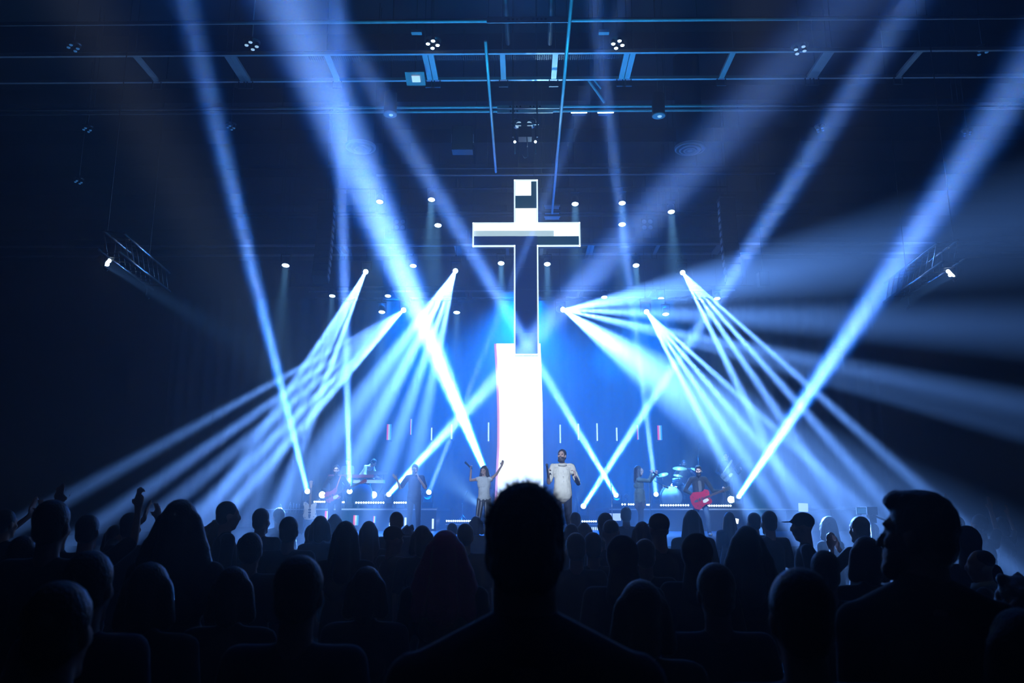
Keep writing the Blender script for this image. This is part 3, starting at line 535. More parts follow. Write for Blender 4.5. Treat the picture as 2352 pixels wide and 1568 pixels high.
# ------------------------------------------------------------------ people
def J(**kw):
    j = dict(head=V((0, -.005, 1.665)), neck=V((0, .02, 1.50)), shL=V((.185, .02, 1.45)), shR=V((-.185, .02, 1.45)), elL=V((.235, .05, 1.17)), elR=V((-.235, .05, 1.17)),
             wrL=V((.25, -.03, .93)), wrR=V((-.25, -.03, .93)), hipL=V((.09, 0, .93)), hipR=V((-.09, 0, .93)), knL=V((.105, -.02, .5)), knR=V((-.105, -.02, .5)),
             anL=V((.12, .03, .09)), anR=V((-.12, .03, .09)), hdL=None, hdR=None)
    for k, v in kw.items(): j[k] = V(v) if v is not None and not isinstance(v, V) else v
    return j
def hand(bm, wr, d, pn, side, curl=.3, big=1.0):
    """palm, four unequal fingers of two joints, thumb from the side. d: finger direction, pn: direction the palm faces"""
    d = d.normalized(); pn = (pn - d * pn.dot(d)); pn = pn.normalized() if pn.length > .01 else frame(d)[0]; s = d.cross(pn).normalized() * side; b = big
    for k, (off, L) in enumerate(((.028, .07), (.010, .08), (-.009, .074), (-.027, .058))):
        k0 = wr + d * .085 * b + s * off * b; caps(bm, wr + d * .012 + s * off * .6 * b, k0, .014 * b, .0115 * b, 8)
        d1 = (d * math.cos(curl) + pn * math.sin(curl)); k1 = k0 + d1 * L * .5 * b; d2 = (d * math.cos(curl * 2.3) + pn * math.sin(curl * 2.3)); k2 = k1 + d2 * L * .5 * b
        caps(bm, k0, k1, .0095 * b, .0088 * b, 8); caps(bm, k1, k2, .0088 * b, .0078 * b, 8)
    t0 = wr + d * .03 * b + s * .02 * b; t1 = t0 + (d * .6 + s * .75 + pn * .25).normalized() * .042 * b; t2 = t1 + (d * .85 + s * .3 + pn * (.2 + curl * .5)).normalized() * .035 * b
    caps(bm, t0, t1, .013 * b, .0105 * b, 8); caps(bm, t1, t2, .0105 * b, .009 * b, 8)
def headmat(j, yaw=0, pitch=0, roll=0):
    return Matrix.Translation(j['head']) @ Matrix.Rotation(R(yaw), 4, 'Z') @ Matrix.Rotation(R(roll), 4, 'Y') @ Matrix.Rotation(R(pitch), 4, 'X')
def sub(bm, fn, M):
    """run fn on a scratch bmesh in head space and add it transformed"""
    t = NB(); fn(t); bmesh.ops.transform(t, matrix=M, verts=t.verts); me = bpy.data.meshes.new('x'); t.to_mesh(me); t.free(); bm.from_mesh(me); bpy.data.meshes.remove(me)
def face(bm):
    ell(bm, (0, .012, .03), (.075, .095, .095)); ell(bm, (0, -.02, -.035), (.06, .068, .085)); caps(bm, (-.022, -.05, -.105), (.022, -.05, -.105), .026)
    caps(bm, (0, -.088, .015), (0, -.108, -.026), .010, .015, 8); caps(bm, (-.035, -.076, .034), (.035, -.076, .034), .014, .014)
    caps(bm, (-.018, -.082, -.06), (.018, -.082, -.06), .011); caps(bm, (-.015, -.079, -.074), (.015, -.079, -.074), .010)
    for s in (-1, 1): ell(bm, (s * .075, .012, -.005), (.012, .024, .034)); ell(bm, (s * .04, -.06, -.02), (.024, .025, .024))
HAIR = {}
def hair_fn(style):
    def f(bm):
        if style == 'bald': ell(bm, (0, .03, .045), (.079, .088, .08)); return
        top = {'short': .100, 'quiff': .105, 'messy': .108}.get(style, .103)
        ell(bm, (0, .026, .042), (.086, .102, top)); ell(bm, (0, .05, -.02), (.075, .07, .075))
        if style == 'quiff': ell(bm, (0, -.045, .105), (.06, .05, .035)); ell(bm, (0, 0, .11), (.062, .08, .035))
        if style == 'long':
            for s in (-1, 1): caps(bm, (s * .06, .03, .03), (s * .095, .045, -.24), .045, .05); caps(bm, (s * .06, -.005, .06), (s * .088, -.02, -.12), .028, .03)
            caps(bm, (0, .07, .03), (0, .105, -.27), .065, .075)
        if style == 'wide':
            for s in (-1, 1): caps(bm, (s * .06, .03, .03), (s * .115, .05, -.17), .055, .075); caps(bm, (s * .1, .05, -.1), (s * .13, .06, -.30), .07, .06)
            caps(bm, (0, .07, .02), (0, .11, -.28), .075, .10)
        if style == 'bob':
            for s in (-1, 1): caps(bm, (s * .065, .03, .03), (s * .09, .035, -.10), .048, .045)
            caps(bm, (0, .07, .02), (0, .085, -.10), .065, .06)
        if style == 'curly':
            rr = random.Random(3)
            for i in range(70):
                a = rr.uniform(0, 2 * PI); z = rr.uniform(-.25, .13); q = .095 if z > 0 else .11
                x, y = q * math.cos(a), .03 + q * 1.05 * math.sin(a)
                if y < -.05 and z < .06: continue
                ell(bm, (x * (1 if z < .06 else .7), y * (1 if z < .06 else .7), z), (.03, .03, .034), None, 8, 6)
        if style in ('bun', 'topbun'): ell(bm, (0, .10 if style == 'bun' else .06, .06 if style == 'bun' else .145), (.045, .045, .042))
        if style == 'pony': caps(bm, (0, .12, .05), (0, .15, -.2), .03, .022)
    return f
def cap_fn(back=False):
    def f(bm):
        ell(bm, (0, .015, .055), (.09, .108, .088)); s = 1 if back else -1
        caps(bm, (0, s * .09, .055), (0, s * .165, .045), .055, .045, 12, .14, V((0, 0, 1)))
    return f
def hood_fn(bm):
    ell(bm, (0, .03, .03), (.105, .118, .125)); caps(bm, (0, .06, -.08), (0, .08, -.2), .095, .12)
def beard_fn(full):
    def f(bm):
        ell(bm, (0, -.028, -.062), (.066, .072, .062)); caps(bm, (-.03, -.062, -.10), (.03, -.062, -.10), .034)
        if full: caps(bm, (0, -.06, -.11), (0, -.058, -.17), .04, .022)
    return f
MESHES = {}
def body_meshes(key, j, vox, sex='m', sleeve='long', hy=0, hp=0, hr=0, hair='short', hat=None, beard=None, curlL=.3, curlR=.3, pnL=None, pnR=None, legs=True, bigh=1.0, belt=.96, shirt_low=None, hairvox=None, noise=None, tuck=False, bare=False, neckr=1.0, trap=.0):
    """dict part -> mesh, in the person's own space (facing -Y)"""
    if key in MESHES: return MESHES[key]
    f = sex == 'f'; HM = headmat(j, hy, hp, hr); out = {}
    shc = (j['shL'] + j['shR']) / 2; pel = (j['hipL'] + j['hipR']) / 2; up = (shc - pel); upn = up.normalized(); sdir = (j['shL'] - j['shR']).normalized(); fwd = sdir.cross(upn) * -1
    rotm = Matrix((sdir, -fwd, upn)).transposed() if False else Matrix([[sdir.x, -fwd.x, upn.x], [sdir.y, -fwd.y, upn.y], [sdir.z, -fwd.z, upn.z]])
    def torso(bm, g, low=None):
        ell(bm, pel + up * .76, (.155 + g, .105 + g, .17 + g), rotm); ell(bm, pel + up * .38, ((.125 if f else .145) + g, .098 + g, .20), rotm); ell(bm, pel + up * .05, (.158 + g, .11 + g, .13), rotm)
        caps(bm, j['shL'] - sdir * .03, j['shR'] + sdir * .03, .052 + g); 
        for s in 'LR': caps(bm, j['neck'] - upn * .03, j['sh' + s] - upn * .0, .045 + g * .6 + trap, .045 + g)
        if g: caps(bm, pel + up * .68, pel + up * .2, (.118 if f else .146) + g, (.135 if f else .150) + g, 16, .72, V((0, 1, 0)))
        if f:
            for s in (-1, 1): ell(bm, pel + up * .70 + sdir * s * .065 + fwd * -.085 * -1, (.055 + g, .05 + g, .055 + g), rotm)
        if low is not None: caps(bm, pel + up * .35, pel - upn * (low - .1), .150 + g * 1.2, .172 + g * 1.3, 16, .80, V((0, 1, 0)))
    b = NB(); torso(b, 0); sub(b, face, HM); caps(b, shc + V((0, .01, -.02)), j['head'] + HM.to_3x3() @ V((0, .025, -.05)), .054 * neckr if not f else .047, .05 * neckr if not f else .043)
    af = .86 if f else 1.0
    for s, sg in (('L', 1), ('R', -1)):
        caps(b, j['sh' + s], j['el' + s], .05 * af, .038 * af); caps(b, j['el' + s], j['wr' + s], .038 * af, .026 * af)
        d = j['hd' + s] if j['hd' + s] is not None else (j['wr' + s] - j['el' + s]); pn = (pnL if s == 'L' else pnR) or V((-sg * .7, -.5, 0)); hand(b, V(j['wr' + s]), V(d), V(pn), -sg * 1, curlL if s == 'L' else curlR, bigh * (.92 if f else 1))
        if legs:
            caps(b, j['hip' + s], j['kn' + s], .082, .055); caps(b, j['kn' + s], j['an' + s], .054, .038); caps(b, j['an' + s] + V((0, .03, -.04)), j['an' + s] + V((0, -.14, -.05)), .035, .03)
    out['body'] = remesh(b, vox, 2)
    t = NB(); torso(t, .014, shirt_low if shirt_low is not None else (None if tuck else .06))
    for s in 'LR':
        if bare: continue
        e = j['el' + s]; sh = j['sh' + s]; m_ = sh + (e - sh) * .82
        if sleeve == 'short': caps(t, sh, m_, .066 * af, .062 * af)
        else: caps(t, sh, e, .064 * af, .052 * af); caps(t, e, e + (j['wr' + s] - e) * .94, .052 * af, .040 * af)
    caps(t, j['neck'] + upn * -.045, j['neck'] + upn * -.0, .066, .060, 12)
    out['shirt'] = remesh(t, max(vox, .009), 3, (.022, .09) if vox < .009 else None)
    if legs:
        t = NB(); ell(t, pel + V((0, 0, -.01)), (.165, .120, .11))
        for s in 'LR': caps(t, j['hip' + s], j['kn' + s], .094, .07); caps(t, j['kn' + s], j['an' + s], .068, .056)
        out['trousers'] = remesh(t, max(vox, .010), 3)
        for s in 'LR':
            t = NB(); caps(t, j['an' + s] + V((0, .03, -.045)), j['an' + s] + V((0, -.15, -.052)), .043, .038); ell(t, j['an' + s] + V((0, .02, -.01)), (.045, .05, .05)); out['shoe' + s] = remesh(t, max(vox, .010), 2)
    hv = hairvox or max(vox, .008)
    if hat: t = NB(); sub(t, hood_fn if hat == 'hood' else cap_fn(hat == 'backcap'), HM); out['hat'] = remesh(t, hv, 2)
    if hat != 'hood' and hair: t = NB(); sub(t, hair_fn(hair if not hat else ('bald' if hair in ('short', 'quiff') else hair)), HM if not hat else HM @ Matrix.Scale(.97, 4)); out['hair'] = remesh(t, hv, 1, noise or ((.012, .03) if vox < .012 else None))
    if beard: t = NB(); sub(t, beard_fn(beard == 'full'), HM); out['beard'] = remesh(t, .008, 1)
    out['HM'] = HM; MESHES[key] = out; return out
def place_person(name, label, parts, loc, rz, s, mats, group=None, face_parts=False, mouth=0.0):
    t = thing('person', label, 'person', loc, rz, group); t.scale = (s, s, s) if not isinstance(s, tuple) else s
    for k, me in parts.items():
        if k == 'HM': continue
        nm = {'shoeL': 'shoe', 'shoeR': 'shoe', 'hat': mats.get('hatname', 'cap')}.get(k, k); o = link(nm, me, t); mk = mats.get('shoe' if nm == 'shoe' else k)
        if mk is None: mk = {'hat': 'cblack', 'beard': mats.get('hair', 'hairb'), 'shirt': 'cblack', 'trousers': 'cdjean', 'shoe': 'shoeb', 'hair': 'hairb', 'body': 'skin'}[nm if nm in ('shoe', 'hair', 'body', 'shirt', 'trousers', 'beard') else 'hat']
        if not me.materials: me.materials.append(MT[mk])
        o.material_slots[0].link = 'OBJECT'; o.material_slots[0].material = MT[mk]
    if face_parts:
        M = parts['HM']
        for sx in (-1, 1):
            e = NB(); ell(e, (sx * .031, -.078, .008), (.011, .008, .006), None, 8, 6); bmesh.ops.transform(e, matrix=M, verts=e.verts); link_mesh('eye', e, 'eye', t)
        if mouth:
            e = NB(); ell(e, (0, -.090, -.068), (.019, .012, mouth), None, 10, 6); bmesh.ops.transform(e, matrix=M, verts=e.verts); link_mesh('mouth', e, 'lips', t)
            e = NB(); box(e, (0, -.0985, -.068 + mouth * .55), (.026, .008, .005)); bmesh.ops.transform(e, matrix=M, verts=e.verts); link_mesh('teeth', e, 'teeth', t, False)
    return t

# ------------------------------------------------------------------ performers
def local(t, p): return t.matrix_world @ V(p)
def mic(S, d, label, parent=None):
    t = thing('microphone', label, 'microphone', S); d = V(d).normalized()
    link_mesh('handle', lathe(NB(), (0, 0, 0), d, [(-.1, .012), (-.09, .015), (.08, .022), (.09, .024)], 12), 'black', t); link_mesh('grille', ell(NB(), d * .11, (.028, .028, .03), None, 12, 8), 'dsteel', t); return t
VP_ = .0075
def where(px, Y, z): p = at(px, 1100, Y); return V((p.x, Y, z))
# man in the cream shirt
j = J(wrR=(-.30, -.24, 1.30), elR=(-.27, -.02, 1.14), wrL=(.22, -.22, 1.27), elL=(.31, .02, 1.13), hdR=(.05, .1, 1), hdL=(-.1, .1, 1), anL=(.17, .05, .09), anR=(-.12, .0, .09), head=(-.01, -.02, 1.66))
pm = body_meshes('lead', j, VP_, sleeve='short', hy=-22, hp=-8, hair='short', beard='trim', curlL=.75, curlR=1.15, pnL=V((-1, .3, 0)), pnR=V((1, .3, 0)), shirt_low=.10)
P = where(1292, 15.9, SZ); lead = place_person('p', 'bearded man in a loose cream short sleeved shirt singing at centre stage', pm, P, R(3), 1.0, dict(body='skin', shirt='cream', trousers='cdjean', hair='hairbr', beard='hairbr', shoe='shoeb'), face_parts=True, mouth=.017)
mic(P + V((-.30, -.30, 1.36)), (-.1, -.2, 1), 'black microphone in the fist of the man in the cream shirt')
bm = NB(); caps(bm, V((.31, .02, 1.13)), V((.24, -.17, 1.24)), .043, .031); link_mesh('tattoo_sleeve', bm, 'cnavy', lead)['label'] = 'dark tattooed forearm'
for k in range(5):
    bm = NB(); ell(bm, (0.0, -.128 - (.01 if k < 3 else 0), 1.36 - k * .095), (.007, .004, .007), None, 8, 5); link_mesh('button', bm, 'pearl', lead)
link_mesh('collar', lathe(NB(), (0, .008, 1.475), (0, -.15, 1), [(0, .090), (.045, .070), (.05, .076), (.0, .100)], 18), 'cream', lead)
# woman with raised arms
j = J(shL=(.165, .05, 1.40), shR=(-.165, .05, 1.40), neck=(0, .05, 1.45), head=(0, .05, 1.60), elR=(-.34, -.03, 1.37), wrR=(-.33, -.08, 1.62), elL=(.30, 0, 1.52), wrL=(.42, -.06, 1.72), hdR=(-.25, -.1, 1), hdL=(.3, -.1, 1),
      hipL=(.085, -.03, .90), hipR=(-.085, -.03, .90), knL=(.07, -.22, .48), knR=(-.15, -.16, .47), anL=(.06, .0, .09), anR=(-.22, .02, .09))
pm = body_meshes('singer', j, VP_, 'f', 'short', hy=-25, hp=10, hair='long', curlL=.2, curlR=.9, pnL=V((-.3, -1, 0)), pnR=V((1, -.3, 0)), bare=True, tuck=True)
P = where(1112, 19.0, SZ); t = place_person('p', 'laughing woman in a pale sleeveless top raising both arms', pm, P, R(8), .95, dict(body='skin', shirt='cwhite', trousers='cgrey', hair='hairbr', shoe='shoe'), face_parts=True, mouth=.015)
for a_, b_, c_ in (((-.085, -.03, .90), (-.15, -.16, .47), (-.22, .02, .09)), ((.085, -.03, .90), (.07, -.22, .48), (.06, .0, .09))):
    for dx, mm in ((-.035, 'cwhite'), (0, 'cmaroon'), (.035, 'cwhite')):
        bm = NB(); caps(bm, V(a_) + V((dx - .02, -.088, -.02)), V(b_) + V((dx - .02, -.066, 0)), .011, .009, 6); caps(bm, V(b_) + V((dx - .02, -.066, 0)), V(c_) + V((dx - .02, -.052, .03)), .009, .009, 6); link_mesh('leg_stripe', bm, mm, t)['label'] = 'bright stripe' if mm == 'cwhite' else 'dark red stripe'
mic(P + V((-.35, -.1, 1.63)), (-.7, -.1, .7), 'black microphone held high by the woman with raised arms')
# man in navy holding mic to mouth
j = J(head=(-.01, -.06, 1.64), neck=(0, .0, 1.49), elR=(-.36, -.03, 1.18), wrR=(-.46, -.12, 1.40), hdR=(-.5, -.1, .5), elL=(.27, -.03, 1.18), wrL=(.07, -.25, 1.44), hdL=(-.25, .05, 1))
pm = body_meshes('navy', j, VP_, sleeve='short', hy=-10, hp=18, hair='short', beard='trim', curlR=.15, curlL=1.1, pnL=V((-1, .2, 0)), pnR=V((.3, -1, .2)))
P = where(953, 20.5, SZ); place_person('p', 'man in a navy T-shirt singing into a microphone with one palm open', pm, P, R(10), .99, dict(body='skin2', shirt='cnavy', trousers='cnavy', hair='hairbr', beard='hairbr'), face_parts=True, mouth=.012)
mic(P + V((.02, -.27, 1.53)), (-.2, .5, .9), 'black microphone at the mouth of the man in navy')
# bass player
j = J(elR=(-.33, .03, 1.17), wrR=(-.13, -.22, 1.05), elL=(.36, -.03, 1.2), wrL=(.40, -.25, 1.22), hdR=(.7, -.05, -.5), hdL=(.1, -.1, 1))
pm = body_meshes('bass', j, VP_, sleeve='long', hy=2, hp=5, hair='short', beard='trim', curlR=.6, curlL=1.2, pnL=V((-1, 0, 0)), pnR=V((0, 1, 0)))
BP = where(772, 21.5, SZ); place_person('p', 'bearded man in dark jacket playing the bass guitar', pm, BP, R(6), 1.0, dict(body='skin', shirt='cblack', trousers='cdjean', hair='hairbr', beard='hairbr'), face_parts=True, mouth=.008)
# guitarist with the red guitar
j = J(elR=(-.35, .05, 1.15), wrR=(-.12, -.20, .98), elL=(.37, -.02, 1.13), wrL=(.58, -.28, 1.13), hdR=(.7, -.1, -.3), hdL=(.1, -.1, 1), knL=(.17, -.10, .5), anL=(.2, -.08, .09), head=(.0, -.03, 1.66))
pm = body_meshes('redg', j, VP_, sleeve='long', hy=-12, hp=12, hair='quiff', beard='full', curlR=.6, curlL=1.2, pnL=V((-1, 0, 0)), pnR=V((0, 1, 0)), shirt_low=.10)
GP = where(1604, 20.8, SZ); t = place_person('p', 'bearded man in dark jacket and jeans playing the red guitar', pm, GP, R(4), .97, dict(body='skin', shirt='cblack', trousers='cdenim', hair='hairb', beard='hairb', shoe='shoe'), face_parts=True)
bm = NB(); caps(bm, (.0, -.112, 1.36), (.0, -.12, 1.0), .05, .05, 12, .3, V((0, 1, 0))); link_mesh('undershirt', bm, 'cgrey', t)
# woman in the jacket, seen from her left, both hands at a microphone
j = J(shL=(.165, .0, 1.43), shR=(-.165, .0, 1.43), elL=(.20, -.27, 1.40), wrL=(.08, -.44, 1.58), elR=(-.18, -.25, 1.40), wrR=(-.04, -.33, 1.60), hdL=(-.2, -.2, 1), hdR=(.1, -.1, 1))
pm = body_meshes('jacket', j, VP_, 'f', 'long', hy=0, hp=-6, hair='long', curlL=1.0, curlR=1.0, pnL=V((-1, 0, 0)), pnR=V((1, 0, 0)), shirt_low=.12)
P = where(1468, 20.2, SZ); t = place_person('p', 'woman with long dark hair in a grey green jacket, side on, singing', pm, P, R(78), .95, dict(body='skin2', shirt='colive', trousers='cdjean', hair='hairb', shoe='shoeb'), face_parts=True, mouth=.01)
bm = NB(); caps(bm, (0, .0, .93), (0, 0, .80), .165, .18, 16, .75, V((0, 1, 0))); link_mesh('shirt_hem', bm, 'cbrown', t)
mic(P + V((.40, -.06, 1.50)), (-.8, -.05, .5), 'black microphone at the mouth of the woman in the jacket')
# man on the riser with the white strap
j = J(elR=(-.33, .0, 1.15), wrR=(-.22, -.22, 1.0), elL=(.36, -.05, 1.13), wrL=(.40, -.26, 1.2), hdR=(.7, -.1, -.3), hdL=(.2, -.1, 1), anL=(.2, .03, .09), anR=(-.1, .0, .09))
pm = body_meshes('strap', j, VP_, sleeve='long', hy=-30, hp=4, hair='short', curlR=.6, curlL=1.2, pnL=V((-1, 0, 0)), pnR=V((0, 1, 0)))
WP = where(1670, 26.8, RZ); t = place_person('p', 'man in dark jacket with a white guitar strap on the drum riser', pm, WP, R(0), 1.0, dict(body='skin', shirt='cblack', trousers='cdjean', hair='hairbr', shoe='shoeb'), face_parts=True, mouth=.012)
# drummer, seated
j = J(hipL=(.1, 0, .52), hipR=(-.1, 0, .52), shL=(.185, -.02, 1.03), shR=(-.185, -.02, 1.03), neck=(0, -.02, 1.08), head=(0, -.05, 1.24), elL=(.32, -.1, .83), wrL=(.20, -.36, .93), elR=(-.33, -.05, .85), wrR=(-.22, -.25, 1.12), hdL=(-.1, -.6, .1), hdR=(.1, -.3, .8),
      knL=(.2, -.42, .5), knR=(-.2, -.42, .5), anL=(.22, -.42, .09), anR=(-.22, -.42, .09))
pm = body_meshes('drummer', j, VP_, sleeve='short', hy=-8, hp=6, hair='short', beard='trim', curlL=1.1, curlR=1.1)
DX = where(1572, 28.8, RZ); place_person('p', 'drummer in a grey T-shirt seated behind the drum kit', pm, DX + V((0, 0, .3)), R(0), 1.0, dict(body='skin2', shirt='cgrey', trousers='cblack', hair='hairb'), face_parts=True)
# keyboard player bending over, and the second one behind the beam
j = J(shL=(.18, -.28, 1.36), shR=(-.18, -.28, 1.36), neck=(0, -.34, 1.41), head=(0, -.47, 1.49), elL=(.27, -.34, 1.08), wrL=(.2, -.56, 1.0), elR=(-.27, -.34, 1.08), wrR=(-.2, -.56, 1.0), hdL=(0, -1, -.1), hdR=(0, -1, -.1), hipL=(.09, .08, .93), hipR=(-.09, .08, .93))
pm = body_meshes('keys', j, VP_, sleeve='long', hy=0, hp=38, hair='short', curlL=.4, curlR=.4, pnL=V((0, 0, -1)), pnR=V((0, 0, -1)))
KP = where(833, 27.6, RZ); place_person('p', 'keyboard player in a pale shirt bending over the keyboards', pm, KP, R(58), 1.0, dict(body='skin', shirt='cwhite', trousers='cdjean', hair='hairb', hat='cblack'), face_parts=True)
K2 = where(797, 28.9, RZ); place_person('p', 'second player in a pale T-shirt standing behind the upright beam', body_meshes('keys2', J(elL=(.25, -.06, 1.18), wrL=(.2, -.3, 1.08), elR=(-.25, -.06, 1.18), wrR=(-.2, -.3, 1.08)), VP_ * 1.3, sleeve='short', hp=25, hair='short', curlL=.4, curlR=.4), K2, R(-15), .98, dict(body='skin', shirt='cwhite', trousers='cdjean', hair='hairb'), face_parts=True)

# ------------------------------------------------------------------ instruments
def orient(origin, ang_y, tilt=0): return Matrix.Translation(origin) @ Matrix.Rotation(R(ang_y), 4, 'Y') @ Matrix.Rotation(R(tilt), 4, 'X')
def guitar(label, P, ang, kind, col, Ln=.62, wdt=.2, tilt=0, headc='black'):
    """body in the XZ plane, neck along +X, facing -Y"""
    t = thing('guitar', label, 'guitar', P); t.rotation_euler = (R(tilt), R(ang), 0)
    if kind == 'hollow': o = [(-.24, .0), (-.22, .13), (-.12, .2), (0, .16), (.06, .13), (.13, .17), (.21, .13), (.22, .05), (.17, .02), (.17, -.05), (.20, -.09), (.19, -.15), (.12, -.17), (.05, -.13), (-.03, -.16), (-.13, -.2), (-.22, -.13)]
    else: o = [(-.21, 0), (-.2, .11), (-.12, .16), (-.02, .13), (.06, .12), (.14, .16), (.2, .15), (.18, .08), (.13, .04), (.13, -.04), (.17, -.08), (.2, -.13), (.13, -.15), (.04, -.12), (-.04, -.13), (-.13, -.16), (-.2, -.1)]
    s = wdt / .2; o = [(x * s, z * s) for x, z in o]; bm = NB(); prism(bm, o, -.03, .03); bmesh.ops.bevel(bm, geom=[e for e in bm.edges if abs(e.verts[0].co.y - e.verts[1].co.y) < .001], offset=.008, segments=2, affect='EDGES'); link_mesh('body', bm, col, t, False)
    bm = NB(); prism(bm, [(.02, -.03), (.14, -.035), (.16, -.09), (.06, -.12), (-.0, -.1)], -.042, -.036); link_mesh('pickguard', bm, 'pearl', t, False)
    link_mesh('neck', box2(NB(), (.10, -.045, -.024), (.10 + Ln, -.015, .024)), 'dwood' if kind != 'tele' else 'wood', t, False)
    bm = NB(); prism(bm, [(.10 + Ln, -.03), (.10 + Ln + .17, -.045), (.10 + Ln + .19, .0), (.10 + Ln + .17, .05), (.10 + Ln, .03)], -.035, -.018); link_mesh('headstock', bm, headc, t, False)
    bm = NB()
    for z in (-.016, -.0096, -.0032, .0032, .0096, .016): tube(bm, (-.10, -.049, z), (.10 + Ln, -.049, z), .0012, None, 4)
    link_mesh('strings', bm, 'chrome', t, False)
    for x in (.02, -.05): link_mesh('pickup', box(NB(), (x, -.038, 0), (.035, .014, .075)), 'chrome', t, False)
    link_mesh('tailpiece', prism(NB(), [(-.10, -.035), (-.10, .035), (-.2, .02), (-.2, -.02)], -.042, -.034), 'chrome', t, False)
    for x, z in ((-.14, -.1), (-.08, -.14), (.15, .1), (-.16, .1)): link_mesh('knob', lathe(NB(), (x * s, -.03, z * s), (0, -1, 0), [(0, .013), (.014, .011)], 10), 'chrome', t)
    for i in range(3):
        for sz in (-1, 1): link_mesh('tuning_peg', ell(NB(), (.10 + Ln + .04 + i * .05, -.027, sz * .058), (.01, .006, .012), None, 8, 5), 'chrome', t)
    return t
guitar('glossy red hollow body electric guitar played in front of the drum riser', GP + V((.0, -.24, .90)), -21, 'hollow', 'redgtr', .50, .23)
guitar('long necked red bass guitar held by the bearded man at the left', BP + V((-.02, -.26, 1.0)), -24, 'solid', 'redkey', .68, .19, headc='redkey')
guitar('silver guitar with white strap on the drum riser', WP + V((-.06, -.26, 1.05)), -42, 'solid', 'silverg', .50, .2)
s_ = thing('guitar_strap', 'broad white guitar strap across the chest of the riser guitarist', 'strap', WP + V((.0, -.14, 1.3)))
bm = NB(); caps(bm, (-.13, -.03, -.17), (.15, .015, .22), .034, .034, 10, .25, V((0, 1, 0))); link_mesh('band', bm, 'cwhite', s_)
s_ = thing('guitar_strap', 'thin red strap of the bass guitar over the dark jacket', 'strap', BP + V((.0, -.14, 1.3))); bm = NB(); caps(bm, (.02, -.05, -.25), (.14, .03, .2), .02, .02, 8, .3, V((0, 1, 0))); link_mesh('band', bm, 'redkey', s_)
# cream guitar on a stand
P = where(718, 22, SZ); g = guitar('cream electric guitar standing upright at the left of the stage', P + V((0, -.1, .62)), -90, 'tele', 'pearl', .5, .23, headc='wood')
t = thing('guitar_stand', 'folding stand under the upright cream guitar', 'stand', P); bm = NB()
for s in (-1, 1): tube(bm, (0, .12, .75), (s * .18, -.16, 0), .012, None, 6)
tube(bm, (0, .1, .7), (0, .3, 0), .012, None, 6); tube(bm, (-.1, -.08, .36), (.1, -.08, .36), .012, None, 6); link_mesh('legs', bm, 'dsteel', t)
# rack of pale rods left of it
P = where(680, 23, SZ); t = thing('stand_rack', 'small rack with pale upright rods beside the cream guitar', 'rack', P); link_mesh('base', box2(NB(), (-.3, -.15, 0), (.3, .15, .55)), 'black', t, False)
for i, (x, h, l) in enumerate(((-.25, .25, .12), (-.19, .3, -.1), (-.08, .25, 0), (0, .28, 0), (.08, .26, .0), (.16, .25, 0), (.26, .34, -.08))): link_mesh('rod', tube(NB(), (x, -.1, .5), (x - l, -.1, .55 + h), .008), 'steel', t)
# mic stands
def mic_stand(label, P, h, boom=None):
    t = thing('microphone_stand', label, 'stand', P); link_mesh('pole', tube(NB(), (0, 0, .05), (0, 0, h), .012), 'chrome', t)
    for k in range(3): a = k * 2.1 + .4; link_mesh('leg', tube(NB(), (0, 0, .25), (.28 * math.cos(a), .28 * math.sin(a), .01), .01, None, 6), 'chrome', t)
    if boom: link_mesh('boom_arm', tube(NB(), (0, 0, h), (boom[0], boom[1], h + boom[2]), .009), 'chrome', t); link_mesh('clutch', ell(NB(), (0, 0, h), (.03, .03, .03), None, 8, 6), 'dsteel', t); e = V((boom[0], boom[1], h + boom[2])); link_mesh('microphone_head', caps(NB(), e, e + V((boom[0], boom[1], boom[2])).normalized() * .14, .02, .028), 'dsteel', t)
mic_stand('chrome boom microphone stand behind the woman in the jacket', where(1491, 21.5, SZ), 1.45, (.35, 0, -.18))
mic_stand('thin boom microphone stand leaning in front of the inner end of the drum riser', where(1404, 23.5, SZ), 1.3, (-.12, 0, .5))
mic_stand('low microphone stand at the back of the centre riser', where(1063, 28.2, 1.42), .62, (.1, 0, .28)); mic_stand('small low microphone stand right of the centre, beside the beam', where(1331, 28.2, 1.42), .5, (-.06, 0, .2))
# keyboards
def keyboard(label, P, w_, col, rz=0, stand=.0):
    t = thing('keyboard', label, 'keyboard', P, rz); link_mesh('body', box(NB(), (0, 0, .05), (w_, .32, .10)), col, t, False)
    n = int(w_ / .045)
    for i in range(n): link_mesh('white_key', box(NB(), (-w_ / 2 + .04 + i * (w_ - .06) / n, .08, .105), (.038, .13, .012)), 'pearl', t, False)
    link_mesh('panel', box(NB(), (0, -.06, .103), (w_ * .9, .1, .008)), 'dsteel', t, False)
    return t
kz = RZ
P = where(808, 26.9, RZ + .98); keyboard('long keyboard with red body on the left riser', P, 1.5, 'redkey')
P2 = where(848, 26.7, RZ + .80); keyboard('lower pale keyboard on the left riser', P2, 1.0, 'steel')
P3 = where(868, 27.5, RZ + 1.12); keyboard('small upper keyboard tilted at the right end of the keyboard stand', P3, .62, 'dsteel')
t = thing('keyboard_stand', 'crossed chrome stand under the keyboards', 'stand', where(815, 26.9, RZ)); bm = NB()
for s in (-1, 1):
    for x in (-.45, .5): tube(bm, (x, -.14 * s, 0), (x, .14 * s, .97), .014, None, 6)
link_mesh('crossed_legs', bm, 'chrome', t)
t = thing('keyboard_stand', 'second thin legged stand under the small upper keyboard', 'stand', where(868, 27.5, RZ)); bm = NB()
for s in (-1, 1):
    tube(bm, (-.2 * s, -.1, 0), (.2 * s, -.1, .7), .012, None, 6); tube(bm, (.2 * s, -.1, .7), (.2 * s, 0, 1.11), .012, None, 6)
link_mesh('crossed_legs', bm, 'chrome', t)
